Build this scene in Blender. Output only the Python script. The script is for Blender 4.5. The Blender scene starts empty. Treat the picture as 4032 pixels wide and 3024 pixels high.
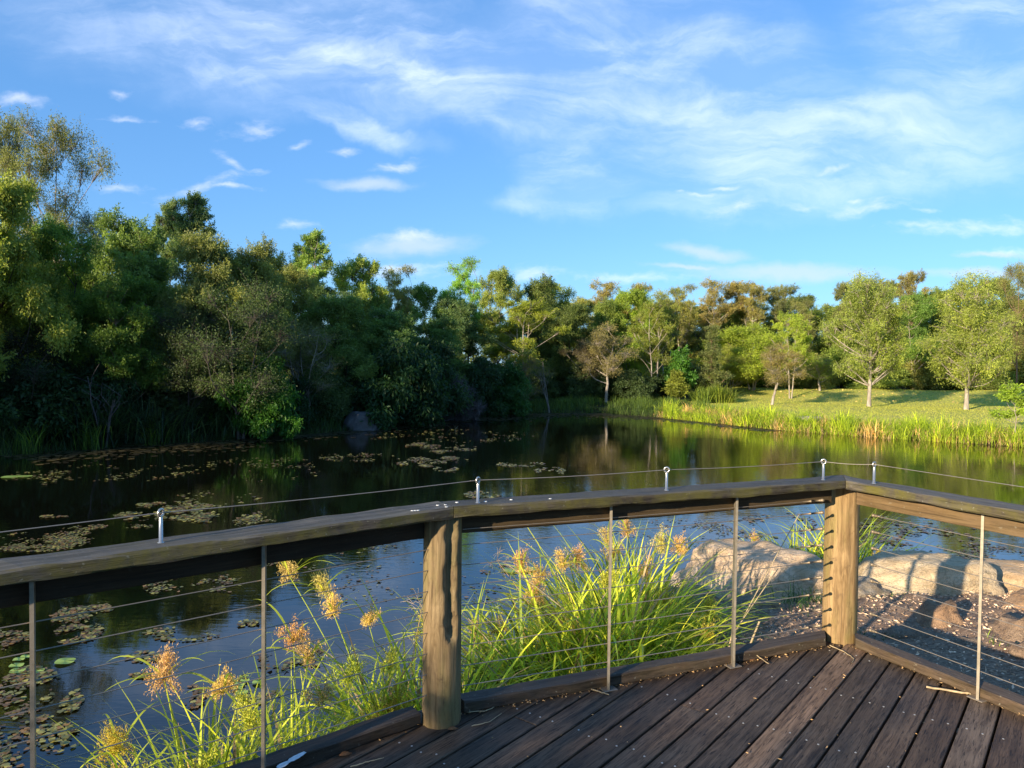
import bpy, math, numpy as np
from mathutils import Vector, Matrix, noise as mnoise
R = math.radians
scn = bpy.context.scene
COL = scn.collection
PI = math.pi

# ------------------------------------------------------------------ helpers
def mesh_np(name, V, F, mats=(), fv=None, smooth=False, vcol=None):
    """V (n,3), F (m,k) faces all with k corners; fv: one float per face"""
    me = bpy.data.meshes.new(name)
    V = np.asarray(V, np.float32); F = np.asarray(F, np.int32)
    m, k = F.shape
    me.vertices.add(len(V)); me.vertices.foreach_set('co', V.ravel())
    me.loops.add(m * k); me.loops.foreach_set('vertex_index', F.ravel())
    me.polygons.add(m); me.polygons.foreach_set('loop_start', np.arange(0, m * k, k, dtype=np.int32))
    me.update(calc_edges=True)
    if smooth:
        me.polygons.foreach_set('use_smooth', np.ones(m, bool))
    if fv is not None:
        a = me.attributes.new('v', 'FLOAT', 'FACE'); a.data.foreach_set('value', np.asarray(fv, np.float32))
    for mt in mats: me.materials.append(mt)
    return me

def link(name, me, loc=(0, 0, 0), rot=(0, 0, 0), parent=None, color=None, scale=None):
    o = bpy.data.objects.new(name, me); COL.objects.link(o)
    o.location = loc; o.rotation_euler = rot
    if scale: o.scale = scale
    if parent: o.parent = parent
    if color: o.color = (*color, 1)
    return o

def tag(o, label=None, cat=None, group=None, kind=None):
    if label: o['label'] = label
    if cat: o['category'] = cat
    if group: o['group'] = group
    if kind: o['kind'] = kind
    return o

def thing(name, label, cat, loc=(0, 0, 0), rz=0, group=None, scale=None):
    o = bpy.data.objects.new(name, None); COL.objects.link(o)
    o.empty_display_size = .1
    o.location = loc; o.rotation_euler = (0, 0, rz)
    if scale: o.scale = scale
    return tag(o, label, cat, group)

class MB:
    """collects quads"""
    def __init__(s): s.v = []; s.f = []; s.n = 0; s.a = []
    def add(s, V, F, a=0.5):
        V = np.asarray(V, float); F = np.asarray(F, int)
        s.v.append(V); s.f.append(F + s.n); s.n += len(V)
        s.a.append(np.full(len(F), a) if np.isscalar(a) else a)
    def mesh(s, name, mats, smooth=False):
        return mesh_np(name, np.concatenate(s.v), np.concatenate(s.f), mats, np.concatenate(s.a), smooth)

def tube(path, rad, k=6):
    P = np.asarray(path, float); N = len(P)
    rad = np.broadcast_to(np.asarray(rad, float), (N,))
    T = np.gradient(P, axis=0); T /= np.linalg.norm(T, axis=1)[:, None] + 1e-9
    ref = np.array([1, 0, 0.]) if abs(T[:, 2]).mean() > .6 else np.array([0, 0, 1.])
    A = np.cross(T, ref); A /= np.linalg.norm(A, axis=1)[:, None] + 1e-9
    B = np.cross(T, A)
    th = np.arange(k) * 2 * PI / k
    V = P[:, None] + rad[:, None, None] * (np.cos(th)[None, :, None] * A[:, None] + np.sin(th)[None, :, None] * B[:, None])
    V = V.reshape(-1, 3)
    i = np.arange(N - 1)[:, None] * k; j = np.arange(k)[None]; j2 = (j + 1) % k
    F = np.stack([i + j, i + j2, i + k + j2, i + k + j], -1).reshape(-1, 4)
    return V, F

def leaves(P, D, L, W, rs):
    """diamond leaves: P centres of base, D unit directions"""
    n = len(P)
    r = rs.normal(size=(n, 3)); S = np.cross(D, r); S /= np.linalg.norm(S, axis=1)[:, None] + 1e-9
    Nn = np.cross(S, D)
    L = np.broadcast_to(L, (n,))[:, None]; W = np.broadcast_to(W, (n,))[:, None]
    mid = P + D * L * .45
    V = np.stack([P, mid + S * W * .5 + Nn * W * .15, P + D * L - Nn * L * .08, mid - S * W * .5 + Nn * W * .15], 1).reshape(-1, 3)
    F = np.arange(n * 4).reshape(n, 4)
    return V, F

def strips(P, az, e0, bend, L, W, segs, rs, twist=.25):
    """arching blades"""
    n = len(P); t = np.linspace(0, 1, segs + 1)
    e = e0[:, None] - bend[:, None] * t[None] ** 1.4
    dirs = np.stack([np.cos(e) * np.cos(az)[:, None], np.cos(e) * np.sin(az)[:, None], np.sin(e)], -1)
    step = L[:, None, None] / segs * dirs
    C = P[:, None] + np.concatenate([np.zeros((n, 1, 3)), np.cumsum(step[:, :-1], 1)], 1)
    tw = rs.normal(size=n) * twist
    S = np.stack([-np.sin(az + tw), np.cos(az + tw), rs.normal(size=n) * .3], -1)
    S /= np.linalg.norm(S, axis=1)[:, None]
    w = (np.minimum(1, .45 + 1.6 * t) * (1 - t ** 2.2) + .04)[None, :, None] * W[:, None, None] * .5
    V = np.stack([C - S[:, None] * w, C + S[:, None] * w], 2).reshape(-1, 3)
    b = np.arange(n)[:, None] * (segs + 1) * 2; s = np.arange(segs)[None] * 2
    F = np.stack([b + s, b + s + 1, b + s + 3, b + s + 2], -1).reshape(-1, 4)
    return V, F, C

# ------------------------------------------------------------------ materials
def nmat(name):
    m = bpy.data.materials.new(name); m.use_nodes = True
    nt = m.node_tree; nt.nodes.clear()
    return m, nt, (lambda t, **k: mk(nt, t, **k))
def mk(nt, t, **k):
    n = nt.nodes.new(t)
    ins = k.pop('ins', {})
    for a, b in k.items(): setattr(n, a, b)
    for a, b in ins.items():
        if isinstance(b, bpy.types.NodeSocket): nt.links.new(b, n.inputs[a])
        else: n.inputs[a].default_value = b
    return n
def mix(nt, f, a, b, mode='MIX'):
    n = nt.nodes.new('ShaderNodeMix'); n.data_type = 'RGBA'; n.blend_type = mode
    for i, x in ((0, f), (6, a), (7, b)):
        if isinstance(x, bpy.types.NodeSocket): nt.links.new(x, n.inputs[i])
        else: n.inputs[i].default_value = x if (i == 0 or len(x) == 4) else (*x, 1)
    return n.outputs[2]
def mth(nt, op, a, b=0.0, clamp=False):
    n = nt.nodes.new('ShaderNodeMath'); n.operation = op; n.use_clamp = clamp
    for i, x in ((0, a), (1, b)):
        if isinstance(x, bpy.types.NodeSocket): nt.links.new(x, n.inputs[i])
        else: n.inputs[i].default_value = x
    return n.outputs[0]
def ramp(nt, f, *stops):
    n = nt.nodes.new('ShaderNodeValToRGB'); nt.links.new(f, n.inputs[0])
    el = n.color_ramp.elements
    while len(el) < len(stops): el.new(.5)
    for e, (p, c) in zip(el, stops):
        e.position = p; e.color = (c, c, c, 1) if np.isscalar(c) else (*c, 1)
    return n.outputs[0]
def noise(nt, vec, scale, detail=4, rough=.55, dist=0.):
    n = mk(nt, 'ShaderNodeTexNoise', ins={'Scale': scale, 'Detail': detail, 'Roughness': rough, 'Distortion': dist})
    if vec is not None: nt.links.new(vec, n.inputs['Vector'])
    return n.outputs['Fac']
def mapping(nt, vec, scale=(1, 1, 1), loc=(0, 0, 0), rot=(0, 0, 0)):
    return mk(nt, 'ShaderNodeMapping', ins={'Vector': vec, 'Scale': scale, 'Location': loc, 'Rotation': rot}).outputs[0]
def finish(nt, col, rough=.7, bump=None, bs=.3, bd=.01, spec=.3, metal=0., **kw):
    p = mk(nt, 'ShaderNodeBsdfPrincipled', ins={'Specular IOR Level': spec, 'Metallic': metal})
    for s, x in (('Base Color', col), ('Roughness', rough)):
        if isinstance(x, bpy.types.NodeSocket): nt.links.new(x, p.inputs[s])
        else: p.inputs[s].default_value = x if s == 'Roughness' else (*x, 1)
    if bump is not None:
        b = mk(nt, 'ShaderNodeBump', ins={'Strength': bs, 'Distance': bd, 'Height': bump})
        nt.links.new(b.outputs[0], p.inputs['Normal'])
    o = mk(nt, 'ShaderNodeOutputMaterial'); nt.links.new(p.outputs[0], o.inputs[0])
    return p
def objc(nt): return mk(nt, 'ShaderNodeTexCoord').outputs['Object']
def oinfo(nt): return mk(nt, 'ShaderNodeObjectInfo')

def leaf_mat(name, tr=.35, rough=.5, spec=.35, warm=(1.5, 1.25, .7), lo=.6, hi=1.6, gain=(1, 1, 1), tc=(1.25, 1.3, .6)):
    m, nt, N = nmat(name)
    oi = oinfo(nt); a = N('ShaderNodeAttribute', attribute_name='v')
    k = mth(nt, 'MULTIPLY_ADD', a.outputs['Fac'], hi - lo); nt.nodes[-1].inputs[2].default_value = lo
    c = mix(nt, 1., oi.outputs['Color'], gain, 'MULTIPLY')
    comb = N('ShaderNodeCombineColor'); [nt.links.new(k, comb.inputs[i]) for i in range(3)]
    c = mix(nt, 1., c, comb.outputs[0], 'MULTIPLY')
    wf = mth(nt, 'POWER', a.outputs['Fac'], 4.)
    c = mix(nt, wf, c, mix(nt, 1., c, (*warm, 1), 'MULTIPLY'))
    p = N('ShaderNodeBsdfPrincipled', ins={'Base Color': c, 'Roughness': rough, 'Specular IOR Level': spec})
    t = N('ShaderNodeBsdfTranslucent', ins={'Color': mix(nt, 1., c, (*tc, 1), 'MULTIPLY')})
    ms = N('ShaderNodeMixShader', ins={0: tr, 1: p.outputs[0], 2: t.outputs[0]})
    N('ShaderNodeOutputMaterial', ins={0: ms.outputs[0]})
    return m
M_leaf = leaf_mat('leaf', tr=.46, gain=(1.6, 1.58, 1.3), hi=1.75, warm=(1.35, 1.2, .8))
M_blade = leaf_mat('sedge_blade', tr=.45, rough=.5, spec=.3, warm=(1.7, 1.35, .9), lo=.32, hi=1.75)
M_flower = leaf_mat('sedge_flower', tr=.35, rough=.7, spec=.1, warm=(1.2, 1.2, 1.2), lo=.6, hi=1.4, tc=(1.05, 1.05, .9))
M_pad = leaf_mat('floating_leaf', tr=.1, rough=.4, spec=.4, warm=(1.4, 1.2, .8), lo=.3, hi=1.4)

def bark_mat():
    m, nt, N = nmat('bark')
    oi = oinfo(nt); oc = objc(nt)
    n1 = noise(nt, mapping(nt, oc, (3, 3, .6)), 2.2, 5, .65)
    n2 = noise(nt, mapping(nt, oc, (9, 9, 1.6)), 5, 4, .6)
    k = ramp(nt, mth(nt, 'MULTIPLY_ADD', n1, .6), (.25, .45), (.62, 1.35)); nt.nodes[-2].inputs[2].default_value = .0
    c = mix(nt, 1., oi.outputs['Color'], k, 'MULTIPLY')
    c = mix(nt, ramp(nt, n2, (.45, 0.), (.7, .5)), c, (.16, .11, .08))
    finish(nt, c, .85, n2, .6, .02, .15)
    return m
M_bark = bark_mat()

def wood_mat(name, dark, light, moss=0., mosscol=(.10, .10, .02), grain=1., rough=.75, spec=.25, crack=.35, grey=(.16, .15, .14), bs=.5):
    m, nt, N = nmat(name)
    oi = oinfo(nt); oc = objc(nt)
    off = N('ShaderNodeVectorMath', operation='SCALE', ins={0: (37.1, 17.7, 9.3), 'Scale': oi.outputs['Random']}).outputs[0]
    v = N('ShaderNodeVectorMath', operation='ADD', ins={0: oc, 1: off}).outputs[0]
    g1 = noise(nt, mapping(nt, v, (1.2, 22, 22)), 2.0, 6, .65, .6)
    g2 = noise(nt, mapping(nt, v, (5, 70, 70)), 2.0, 5, .7, .8)
    big = noise(nt, v, 3.2, 5, .6)
    c = mix(nt, ramp(nt, g1, (.34, 0.), (.7, 1.)), dark, light)
    c = mix(nt, ramp(nt, big, (.45, 0.), (.72, .55)), c, grey)
    c = mix(nt, mth(nt, 'MULTIPLY', ramp(nt, g2, (.36, 1.), (.50, 0.)), crack * 2), c, tuple(x * .35 for x in dark))
    if moss:
        mz = noise(nt, v, 6.5, 6, .7)
        nz_ = N('ShaderNodeSeparateXYZ', ins={0: N('ShaderNodeNewGeometry').outputs['Normal']}).outputs[2]
        topf = ramp(nt, nz_, (.3, 0.), (.8, 1.))
        c = mix(nt, mth(nt, 'MULTIPLY', topf, .55), c, mix(nt, ramp(nt, g1, (.3, 0.), (.7, 1.)), tuple(x * .5 for x in grey), tuple(x * 1.7 for x in grey)))
        ge = N('ShaderNodeNewGeometry')
        c = mix(nt, mth(nt, 'MULTIPLY', ramp(nt, mz, (.4, 0.), (.62, 1.)), mth(nt, 'MULTIPLY_ADD', topf, -moss * .8, False) if False else mth(nt, 'SUBTRACT', moss, mth(nt, 'MULTIPLY', topf, moss * .8))), c, mosscol)
        sp = noise(nt, v, 55, 3, .5)
        c = mix(nt, mth(nt, 'MULTIPLY', ramp(nt, sp, (.66, 0.), (.72, 1.)), .45), c, (.28, .28, .22))
    c = mix(nt, 1., c, oi.outputs['Color'], 'MULTIPLY')
    hgt = mth(nt, 'ADD', mth(nt, 'MULTIPLY', g1, .6), mth(nt, 'ADD', g2, mth(nt, 'MULTIPLY', big, .3)))
    finish(nt, c, rough, hgt, bs, .004, spec)
    return m
M_cap = wood_mat('weathered_rail_timber', (.026, .021, .016), (.110, .092, .066), .75, (.115, .105, .018), grey=(.13, .12, .105), bs=.9)
M_deck = wood_mat('deck_timber', (.030, .021, .014), (.135, .104, .078), 0, rough=.66, spec=.3, grey=(.13, .108, .085), crack=.5)
M_kerb = wood_mat('kerb_timber', (.030, .021, .015), (.11, .08, .055), .25, (.06, .05, .012), grey=(.08, .066, .055))
M_beam = wood_mat('beam_timber', (.09, .065, .035), (.26, .19, .10), .15, (.13, .11, .03), grey=(.22, .18, .12), crack=.15, bs=.25)

def post_mat():
    m, nt, N = nmat('round_post_timber')
    oi = oinfo(nt); oc = objc(nt)
    g1 = noise(nt, mapping(nt, oc, (14, 14, 1.6)), 1.6, 7, .68, 1.4)
    g2 = noise(nt, mapping(nt, oc, (70, 70, 3.)), 1.2, 3, .6, .3)
    b = noise(nt, mapping(nt, oc, (5, 5, 1.6)), 1.8, 4, .6)
    c = mix(nt, ramp(nt, g1, (.3, 0.), (.68, 1.)), (.16, .105, .05), (.46, .34, .19))
    c = mix(nt, ramp(nt, b, (.46, 0.), (.64, .6)), c, (.24, .22, .08))
    kn = noise(nt, mapping(nt, oc, (9, 9, 5)), 1.6, 4, .7, 1.)
    c = mix(nt, ramp(nt, kn, (.58, 0.), (.70, .7)), c, (.13, .09, .06))
    w = N('ShaderNodeTexWave', wave_type='BANDS', bands_direction='X', ins={'Scale': 11., 'Distortion': 16., 'Detail': 4., 'Detail Scale': 1.6, 'Vector': mapping(nt, oc, (1, 1, .12))})
    c = mix(nt, mth(nt, 'MULTIPLY', ramp(nt, w.outputs['Fac'], (.0, 1.), (.12, 0.)), .38), c, (.12, .08, .045))
    c = mix(nt, ramp(nt, g2, (.3, .5), (.42, 0.)), c, (.07, .045, .025))
    c = mix(nt, 1., c, oi.outputs['Color'], 'MULTIPLY')
    finish(nt, c, .75, mth(nt, 'ADD', g1, g2), .35, .004, .2)
    return m
M_post = post_mat()

def simple(name, col, rough=.5, metal=0., spec=.5, nscale=None, amt=.3, col2=None, bs=0.):
    m, nt, N = nmat(name)
    c = (*col, 1)
    if nscale:
        oc = objc(nt); n = noise(nt, oc, nscale, 5, .6)
        c = mix(nt, ramp(nt, n, (.35, 0.), (.68, 1.)), col, col2 or tuple(x * (1 - amt) for x in col))
        finish(nt, c, rough, n if bs else None, bs, .01, spec, metal)
    else:
        finish(nt, col, rough, None, 0, 0, spec, metal)
    return m
M_steel = simple('dull_steel', (.34, .29, .22), .55, .6, .5, 30, .3, (.22, .19, .14))
M_shiny = simple('bright_steel', (.55, .52, .47), .27, .8, .6)
M_cable = simple('steel_cable', (.34, .29, .23), .45, .6)
M_fit = simple('tarnished_fitting', (.22, .17, .11), .5, .5)
M_screw = simple('screw_head', (.62, .60, .55), .45, .5, .5, 200, .4)
M_drop = simple('bird_dropping', (.72, .73, .72), .8, 0, .2, 60, .3)
M_twig = simple('dry_twig', (.50, .38, .22), .8, 0, .2, 60, .4)
M_dead = simple('dry_leaf', (.34, .15, .06), .7, 0, .2, 80, .5)

def rock_mat(name, a, b, c3, sc=6.):
    m, nt, N = nmat(name)
    oi = oinfo(nt); oc = objc(nt)
    n1 = noise(nt, oc, sc * .45, 6, .65, .3); n2 = noise(nt, oc, sc * 3, 6, .7); n3 = noise(nt, oc, sc * 14, 4, .6)
    c = mix(nt, ramp(nt, n1, (.38, 0.), (.62, 1.)), a, b)
    c = mix(nt, ramp(nt, n2, (.52, 0.), (.68, .8)), c, c3)
    c = mix(nt, ramp(nt, n3, (.35, .5), (.5, 0.)), c, tuple(x * .45 for x in a))
    vo = N('ShaderNodeTexVoronoi', feature='DISTANCE_TO_EDGE', ins={'Scale': sc * .35, 'Vector': mix(nt, .25, oc, N('ShaderNodeTexNoise', ins={'Scale': sc * .6, 'Vector': oc}).outputs['Color'])})
    cr = ramp(nt, vo.outputs['Distance'], (.0, .7), (.02, 0.))
    c = mix(nt, mth(nt, 'MULTIPLY', cr, .5), c, tuple(x * .3 for x in a))
    c = mix(nt, 1., c, oi.outputs['Color'], 'MULTIPLY')
    hgt = mth(nt, 'ADD', mth(nt, 'MULTIPLY', n2, 1.5), mth(nt, 'MULTIPLY', n3, .5))
    finish(nt, c, .85, hgt, .9, .03, .2)
    return m
M_rock = rock_mat('pale_rock', (.46, .36, .24), (.66, .56, .42), (.30, .25, .14))
M_rock2 = rock_mat('grey_boulder', (.20, .19, .18), (.30, .29, .27), (.12, .12, .11))
M_stump = rock_mat('old_stump', (.30, .20, .13), (.44, .31, .20), (.20, .14, .09), 9.)

def ground_mat(name, kind):
    m, nt, N = nmat(name)
    oc = objc(nt)
    if kind == 'lawn':
        n1 = noise(nt, oc, .35, 5, .6); n2 = noise(nt, mapping(nt, oc, (1, 1, 1)), 2.5, 5, .7); n3 = noise(nt, oc, 14, 4, .7)
        c = mix(nt, ramp(nt, n1, (.35, 0.), (.65, 1.)), (.42, .44, .08), (.54, .48, .12))
        c = mix(nt, ramp(nt, n2, (.5, 0.), (.75, .6)), c, (.50, .38, .19))
        c = mix(nt, ramp(nt, n3, (.35, .6), (.55, 0.)), c, (.24, .27, .05))
        finish(nt, c, .9, mth(nt, 'ADD', n2, n3), .4, .03, .1)
    elif kind == 'mulch':
        n1 = noise(nt, oc, 1.6, 4, .6); n2 = noise(nt, mapping(nt, oc, (1, 2.4, 1), rot=(0, 0, .6)), 26, 5, .75); n3 = noise(nt, mapping(nt, oc, (2.2, 1, 1)), 60, 4, .7)
        c = mix(nt, ramp(nt, n2, (.35, 0.), (.66, 1.)), (.19, .115, .07), (.66, .46, .31))
        c = mix(nt, ramp(nt, n1, (.4, 0.), (.7, .6)), c, (.34, .24, .17))
        c = mix(nt, ramp(nt, n3, (.62, 0.), (.72, .7)), c, (.66, .54, .42))
        finish(nt, c, .9, mth(nt, 'ADD', n2, n3), 1., .03, .1)
    else:
        n1 = noise(nt, oc, .5, 5, .65); n2 = noise(nt, oc, 5, 5, .7)
        c = mix(nt, ramp(nt, n1, (.4, 0.), (.62, 1.)), (.045, .032, .018), (.040, .048, .014))
        c = mix(nt, ramp(nt, n2, (.55, 0.), (.72, .7)), c, (.11, .075, .04))
        finish(nt, c, .95, n2, .8, .08, .1)
    return m
M_lawn = ground_mat('mown_grass', 'lawn'); M_mulch = ground_mat('wood_chip_mulch', 'mulch'); M_ground = ground_mat('leaf_litter_soil', 'ground')
M_chip = simple('wood_chip', (.34, .24, .16), .8, 0, .2, 9, .5, (.12, .08, .055))

def water_mat():
    m, nt, N = nmat('pond_water')
    oc = objc(nt)
    w1 = noise(nt, mapping(nt, oc, (1.6, 5.5, 1), rot=(0, 0, -.10)), 2.1, 3, .5, .4)
    w2 = noise(nt, mapping(nt, oc, (1.4, 4.0, 1), rot=(0, 0, .22)), 5.2, 2, .5, .2)
    w3 = noise(nt, mapping(nt, oc, (.5, 1.2, 1)), 1.1, 2, .5)
    mask = ramp(nt, noise(nt, mapping(nt, oc, (.12, .3, 1), loc=(3.1, 1.7, 0)), 1.0, 3, .6), (.40, .12), (.62, 1.))
    h = mth(nt, 'ADD', mth(nt, 'MULTIPLY', w1, 1.), mth(nt, 'MULTIPLY', w2, .45))
    h = mth(nt, 'ADD', mth(nt, 'MULTIPLY', h, mask), mth(nt, 'MULTIPLY', w3, .5))
    murk = mix(nt, noise(nt, oc, .2, 3, .5), (.0025, .0035, .002), (.006, .006, .003))
    b = N('ShaderNodeBump', ins={'Strength': .11, 'Distance': .02, 'Height': h})
    p = N('ShaderNodeBsdfPrincipled', ins={'Base Color': murk, 'Roughness': .03, 'IOR': 1.62, 'Specular IOR Level': .5, 'Normal': b.outputs[0]})
    N('ShaderNodeOutputMaterial', ins={0: p.outputs[0]})
    return m
M_water = water_mat()

# ------------------------------------------------------------------ terrain
WZ = -1.2
POND = np.array([(-14.7, 21.2), (-12.7, 23.8), (-10, 26.3), (-7.4, 29.3), (-6, 31.7), (-2.5, 37.7), (.7, 42.5), (5.35, 43.8), (8.4, 40.2),
                 (12.3, 33), (15.1, 30.2), (18.9, 27.2), (24, 23), (24, 17), (18, 12.5), (11, 9.8), (8.6, 8.6), (6.3, 8.0), (4.6, 7.7), (3.0, 7.5),
                 (1.3, 7.1), (.6, 6.2), (.0, 5.4), (-.5, 4.6), (-1.1, 3.9), (-2.2, 2.3), (-4.5, -.5), (-10, -2), (-16, 2), (-19, 12), (-17.5, 18)], float)
def sdist(X, Y):
    """>0 outside the pond"""
    P = np.stack([X.ravel(), Y.ravel()], -1); best = np.full(len(P), 1e9); ins = np.zeros(len(P), bool)
    n = len(POND)
    for i in range(n):
        a, b = POND[i], POND[(i + 1) % n]; ab = b - a
        t = np.clip(((P - a) @ ab) / (ab @ ab), 0, 1)
        best = np.minimum(best, np.linalg.norm(P - a - t[:, None] * ab, axis=1))
        c = ((a[1] > P[:, 1]) != (b[1] > P[:, 1]))
        with np.errstate(divide='ignore', invalid='ignore'):
            xi = (b[0] - a[0]) * (P[:, 1] - a[1]) / (b[1] - a[1] + 1e-12) + a[0]
        ins ^= c & (P[:, 0] < xi)
    return (np.where(ins, -best, best)).reshape(X.shape)
def sm(x): x = np.clip(x, 0, 1); return x * x * (3 - 2 * x)
def height(X, Y):
    X = np.asarray(X, float); Y = np.asarray(Y, float)
    wob = .35 * np.sin(X * 1.3 + Y * .7) * np.sin(Y * .9 - X * .4)
    far = sm((Y - 12) / 4)
    d = sdist(X, Y) + wob * far
    inside = WZ - .03 - np.minimum(.7, -d * .35)
    near = WZ - .03 + .78 * sm(d / 1.15)
    bank = WZ - .03 + .16 * sm(d / .4) + .36 * sm(d / 5) + .4 * sm((d - 2) / 14) * sm((5 - X) / 10)
    bank = bank + .66 * sm((Y - 49) / 9) * sm((X - 6) / 10)
    bank = bank + .05 * np.sin(X * .6) * np.sin(Y * .5) * sm((d - 1) / 3)
    return np.where(d < 0, inside, near * (1 - far) + bank * far)
def gh(x, y): return float(height(np.array([[x]]), np.array([[y]]))[0, 0])

def grid_mesh(name, xs, ys, zf, mat, keep=None):
    X, Y = np.meshgrid(xs, ys, indexing='ij'); Z = zf(X, Y)
    V = np.stack([X, Y, Z], -1).reshape(-1, 3); nx, ny = len(xs), len(ys)
    i = np.arange(nx - 1)[:, None] * ny; j = np.arange(ny - 1)[None]
    F = np.stack([i + j, i + ny + j, i + ny + j + 1, i + j + 1], -1).reshape(-1, 4)
    if keep is not None:
        k = keep(V[F].mean(1)); F = F[k]
        u, inv = np.unique(F, return_inverse=True); V = V[u]; F = inv.reshape(-1, 4)
    return mesh_np(name, V, F, [mat], smooth=True)
xs = np.concatenate([[-700, -400, -250, -150, -100, -70, -50, -40, -32], np.arange(-27, 33, .4), [36, 42, 50, 60, 80, 110, 160, 250, 400, 700]])
ys = np.concatenate([[-500, -250, -120, -60, -30, -18, -10], np.arange(-6, 66, .4), [68, 72, 78, 90, 110, 150, 220, 350, 600, 1200]])
tag(link('ground', grid_mesh('ground', xs, ys, height, M_ground)), 'leaf littered bank round the pond', kind='structure')
Vw = [(-30, -8, WZ), (34, -8, WZ), (34, 50, WZ), (-30, 50, WZ)]
tag(link('water', mesh_np('water', Vw, [(0, 1, 2, 3)], [M_water])), 'dark still pond water', kind='structure')
def lawn_keep(c):
    d = sdist(c[:, 0], c[:, 1]); x, y = c[:, 0], c[:, 1]
    left = 7.2 + np.maximum(0, y - 41) * .55 + .7 * np.sin(y * 1.1)
    return (d > 1.0) & (x > left) & (y < 60 + .5 * np.sin(x * .8)) & (y > 20)
tag(link('lawn', grid_mesh('lawn', np.arange(6, 66, .4), np.arange(20, 61.5, .4), lambda X, Y: height(X, Y) + .03, M_lawn, lawn_keep)), 'mown lawn rising to the wood', kind='structure')
def mulch_z(X, Y):
    rs = np.random.RandomState(5)
    z = height(X, Y) + .055
    for k in range(7):
        a, b, ph = rs.uniform(-9, 9, 3) * (1 + k * .6); z = z + .012 / (1 + k * .4) * np.sin(X * a + Y * b + ph)
    return z
def mulch_keep(c):
    return (sdist(c[:, 0], c[:, 1]) > .25)
tag(link('mulch_path', grid_mesh('mulch', np.arange(.4, 9, .06), np.arange(1.0, 8.6, .06), mulch_z, M_mulch, mulch_keep)), 'wood chip path beside the deck', kind='structure')

# ------------------------------------------------------------------ deck and railing geometry
J1 = np.array((-3.6, .437)); J2 = np.array((-.25, 3.26)); J3 = np.array((1.90, 4.18)); J4 = np.array((3.35, 1.245))
J1, J2, J3, J4 = [j * .9845 for j in (J1, J2, J3, J4)]
SEG = [(J1, J2), (J2, J3), (J3, J4)]
def unit(v): return v / np.linalg.norm(v)
def outn(a, b):
    d = unit(b - a); return np.array((-d[1], d[0]))     # left of travel = outward
def offset_pts(o):
    """points of the path moved outward by o, with mitred joints"""
    L = [(a + outn(a, b) * o, b + outn(a, b) * o) for a, b in SEG]
    def X(p, q):
        (a, b), (c, d) = p, q; r, s = b - a, d - c
        t = ((c[0] - a[0]) * s[1] - (c[1] - a[1]) * s[0]) / (r[0] * s[1] - r[1] * s[0]); return a + r * t
    return [L[0][0], X(L[0], L[1]), X(L[1], L[2]), L[2][1]]

def prism(poly, z0, z1, bev=.004, sub=0, jit=0., seed=0):
    """vertical prism of a convex polygon (counter clockwise) with bevelled edges -> polygons through bmesh-free lists"""
    P = np.array(poly); c = P.mean(0); n = len(P)
    def inset(b):
        out = []
        for i in range(n):
            p, a, q = P[i], P[i - 1], P[(i + 1) % n]
            e1, e2 = unit(p - a), unit(q - p); n1 = np.array((-e1[1], e1[0])); n2 = np.array((-e2[1], e2[0]))
            bis = n1 + n2; bis /= max(.3, bis @ bis / 2 * 1.0) if False else (bis @ bis / 2)
            out.append(p + bis * b)
        return np.array(out)
    Q = inset(bev)
    rings = [np.c_[Q, np.full(n, z0)], np.c_[P, np.full(n, z0 + bev)], np.c_[P, np.full(n, z1 - bev)], np.c_[Q, np.full(n, z1)]]
    V = np.concatenate(rings); F = []
    for r in range(3):
        for i in range(n):
            j = (i + 1) % n; F.append((r * n + i, r * n + j, (r + 1) * n + j, (r + 1) * n + i))
    F.append(tuple(range(3 * n, 4 * n))); F.append(tuple(range(n - 1, -1, -1)))
    return V, F
def poly_obj(name, V, F, mat, parent=None, smooth=False, color=None, origin=None, ang=0.):
    """V in world; object gets origin and rotation about z so that its local x runs along ang"""
    V = np.array(V, float)
    origin = V.mean(0) if origin is None else np.array(origin, float)
    c, s = math.cos(-ang), math.sin(-ang)
    W = V - origin; W = np.c_[W[:, 0] * c - W[:, 1] * s, W[:, 0] * s + W[:, 1] * c, W[:, 2]]
    me = bpy.data.meshes.new(name); me.from_pydata([tuple(v) for v in W], [], [tuple(f) for f in F]); me.update()
    me.materials.append(mat)
    pl = np.array(parent.location) if parent else np.zeros(3)
    o = link(name, me, tuple(origin - pl), (0, 0, ang), parent, color or (1, 1, 1))
    return o

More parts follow.
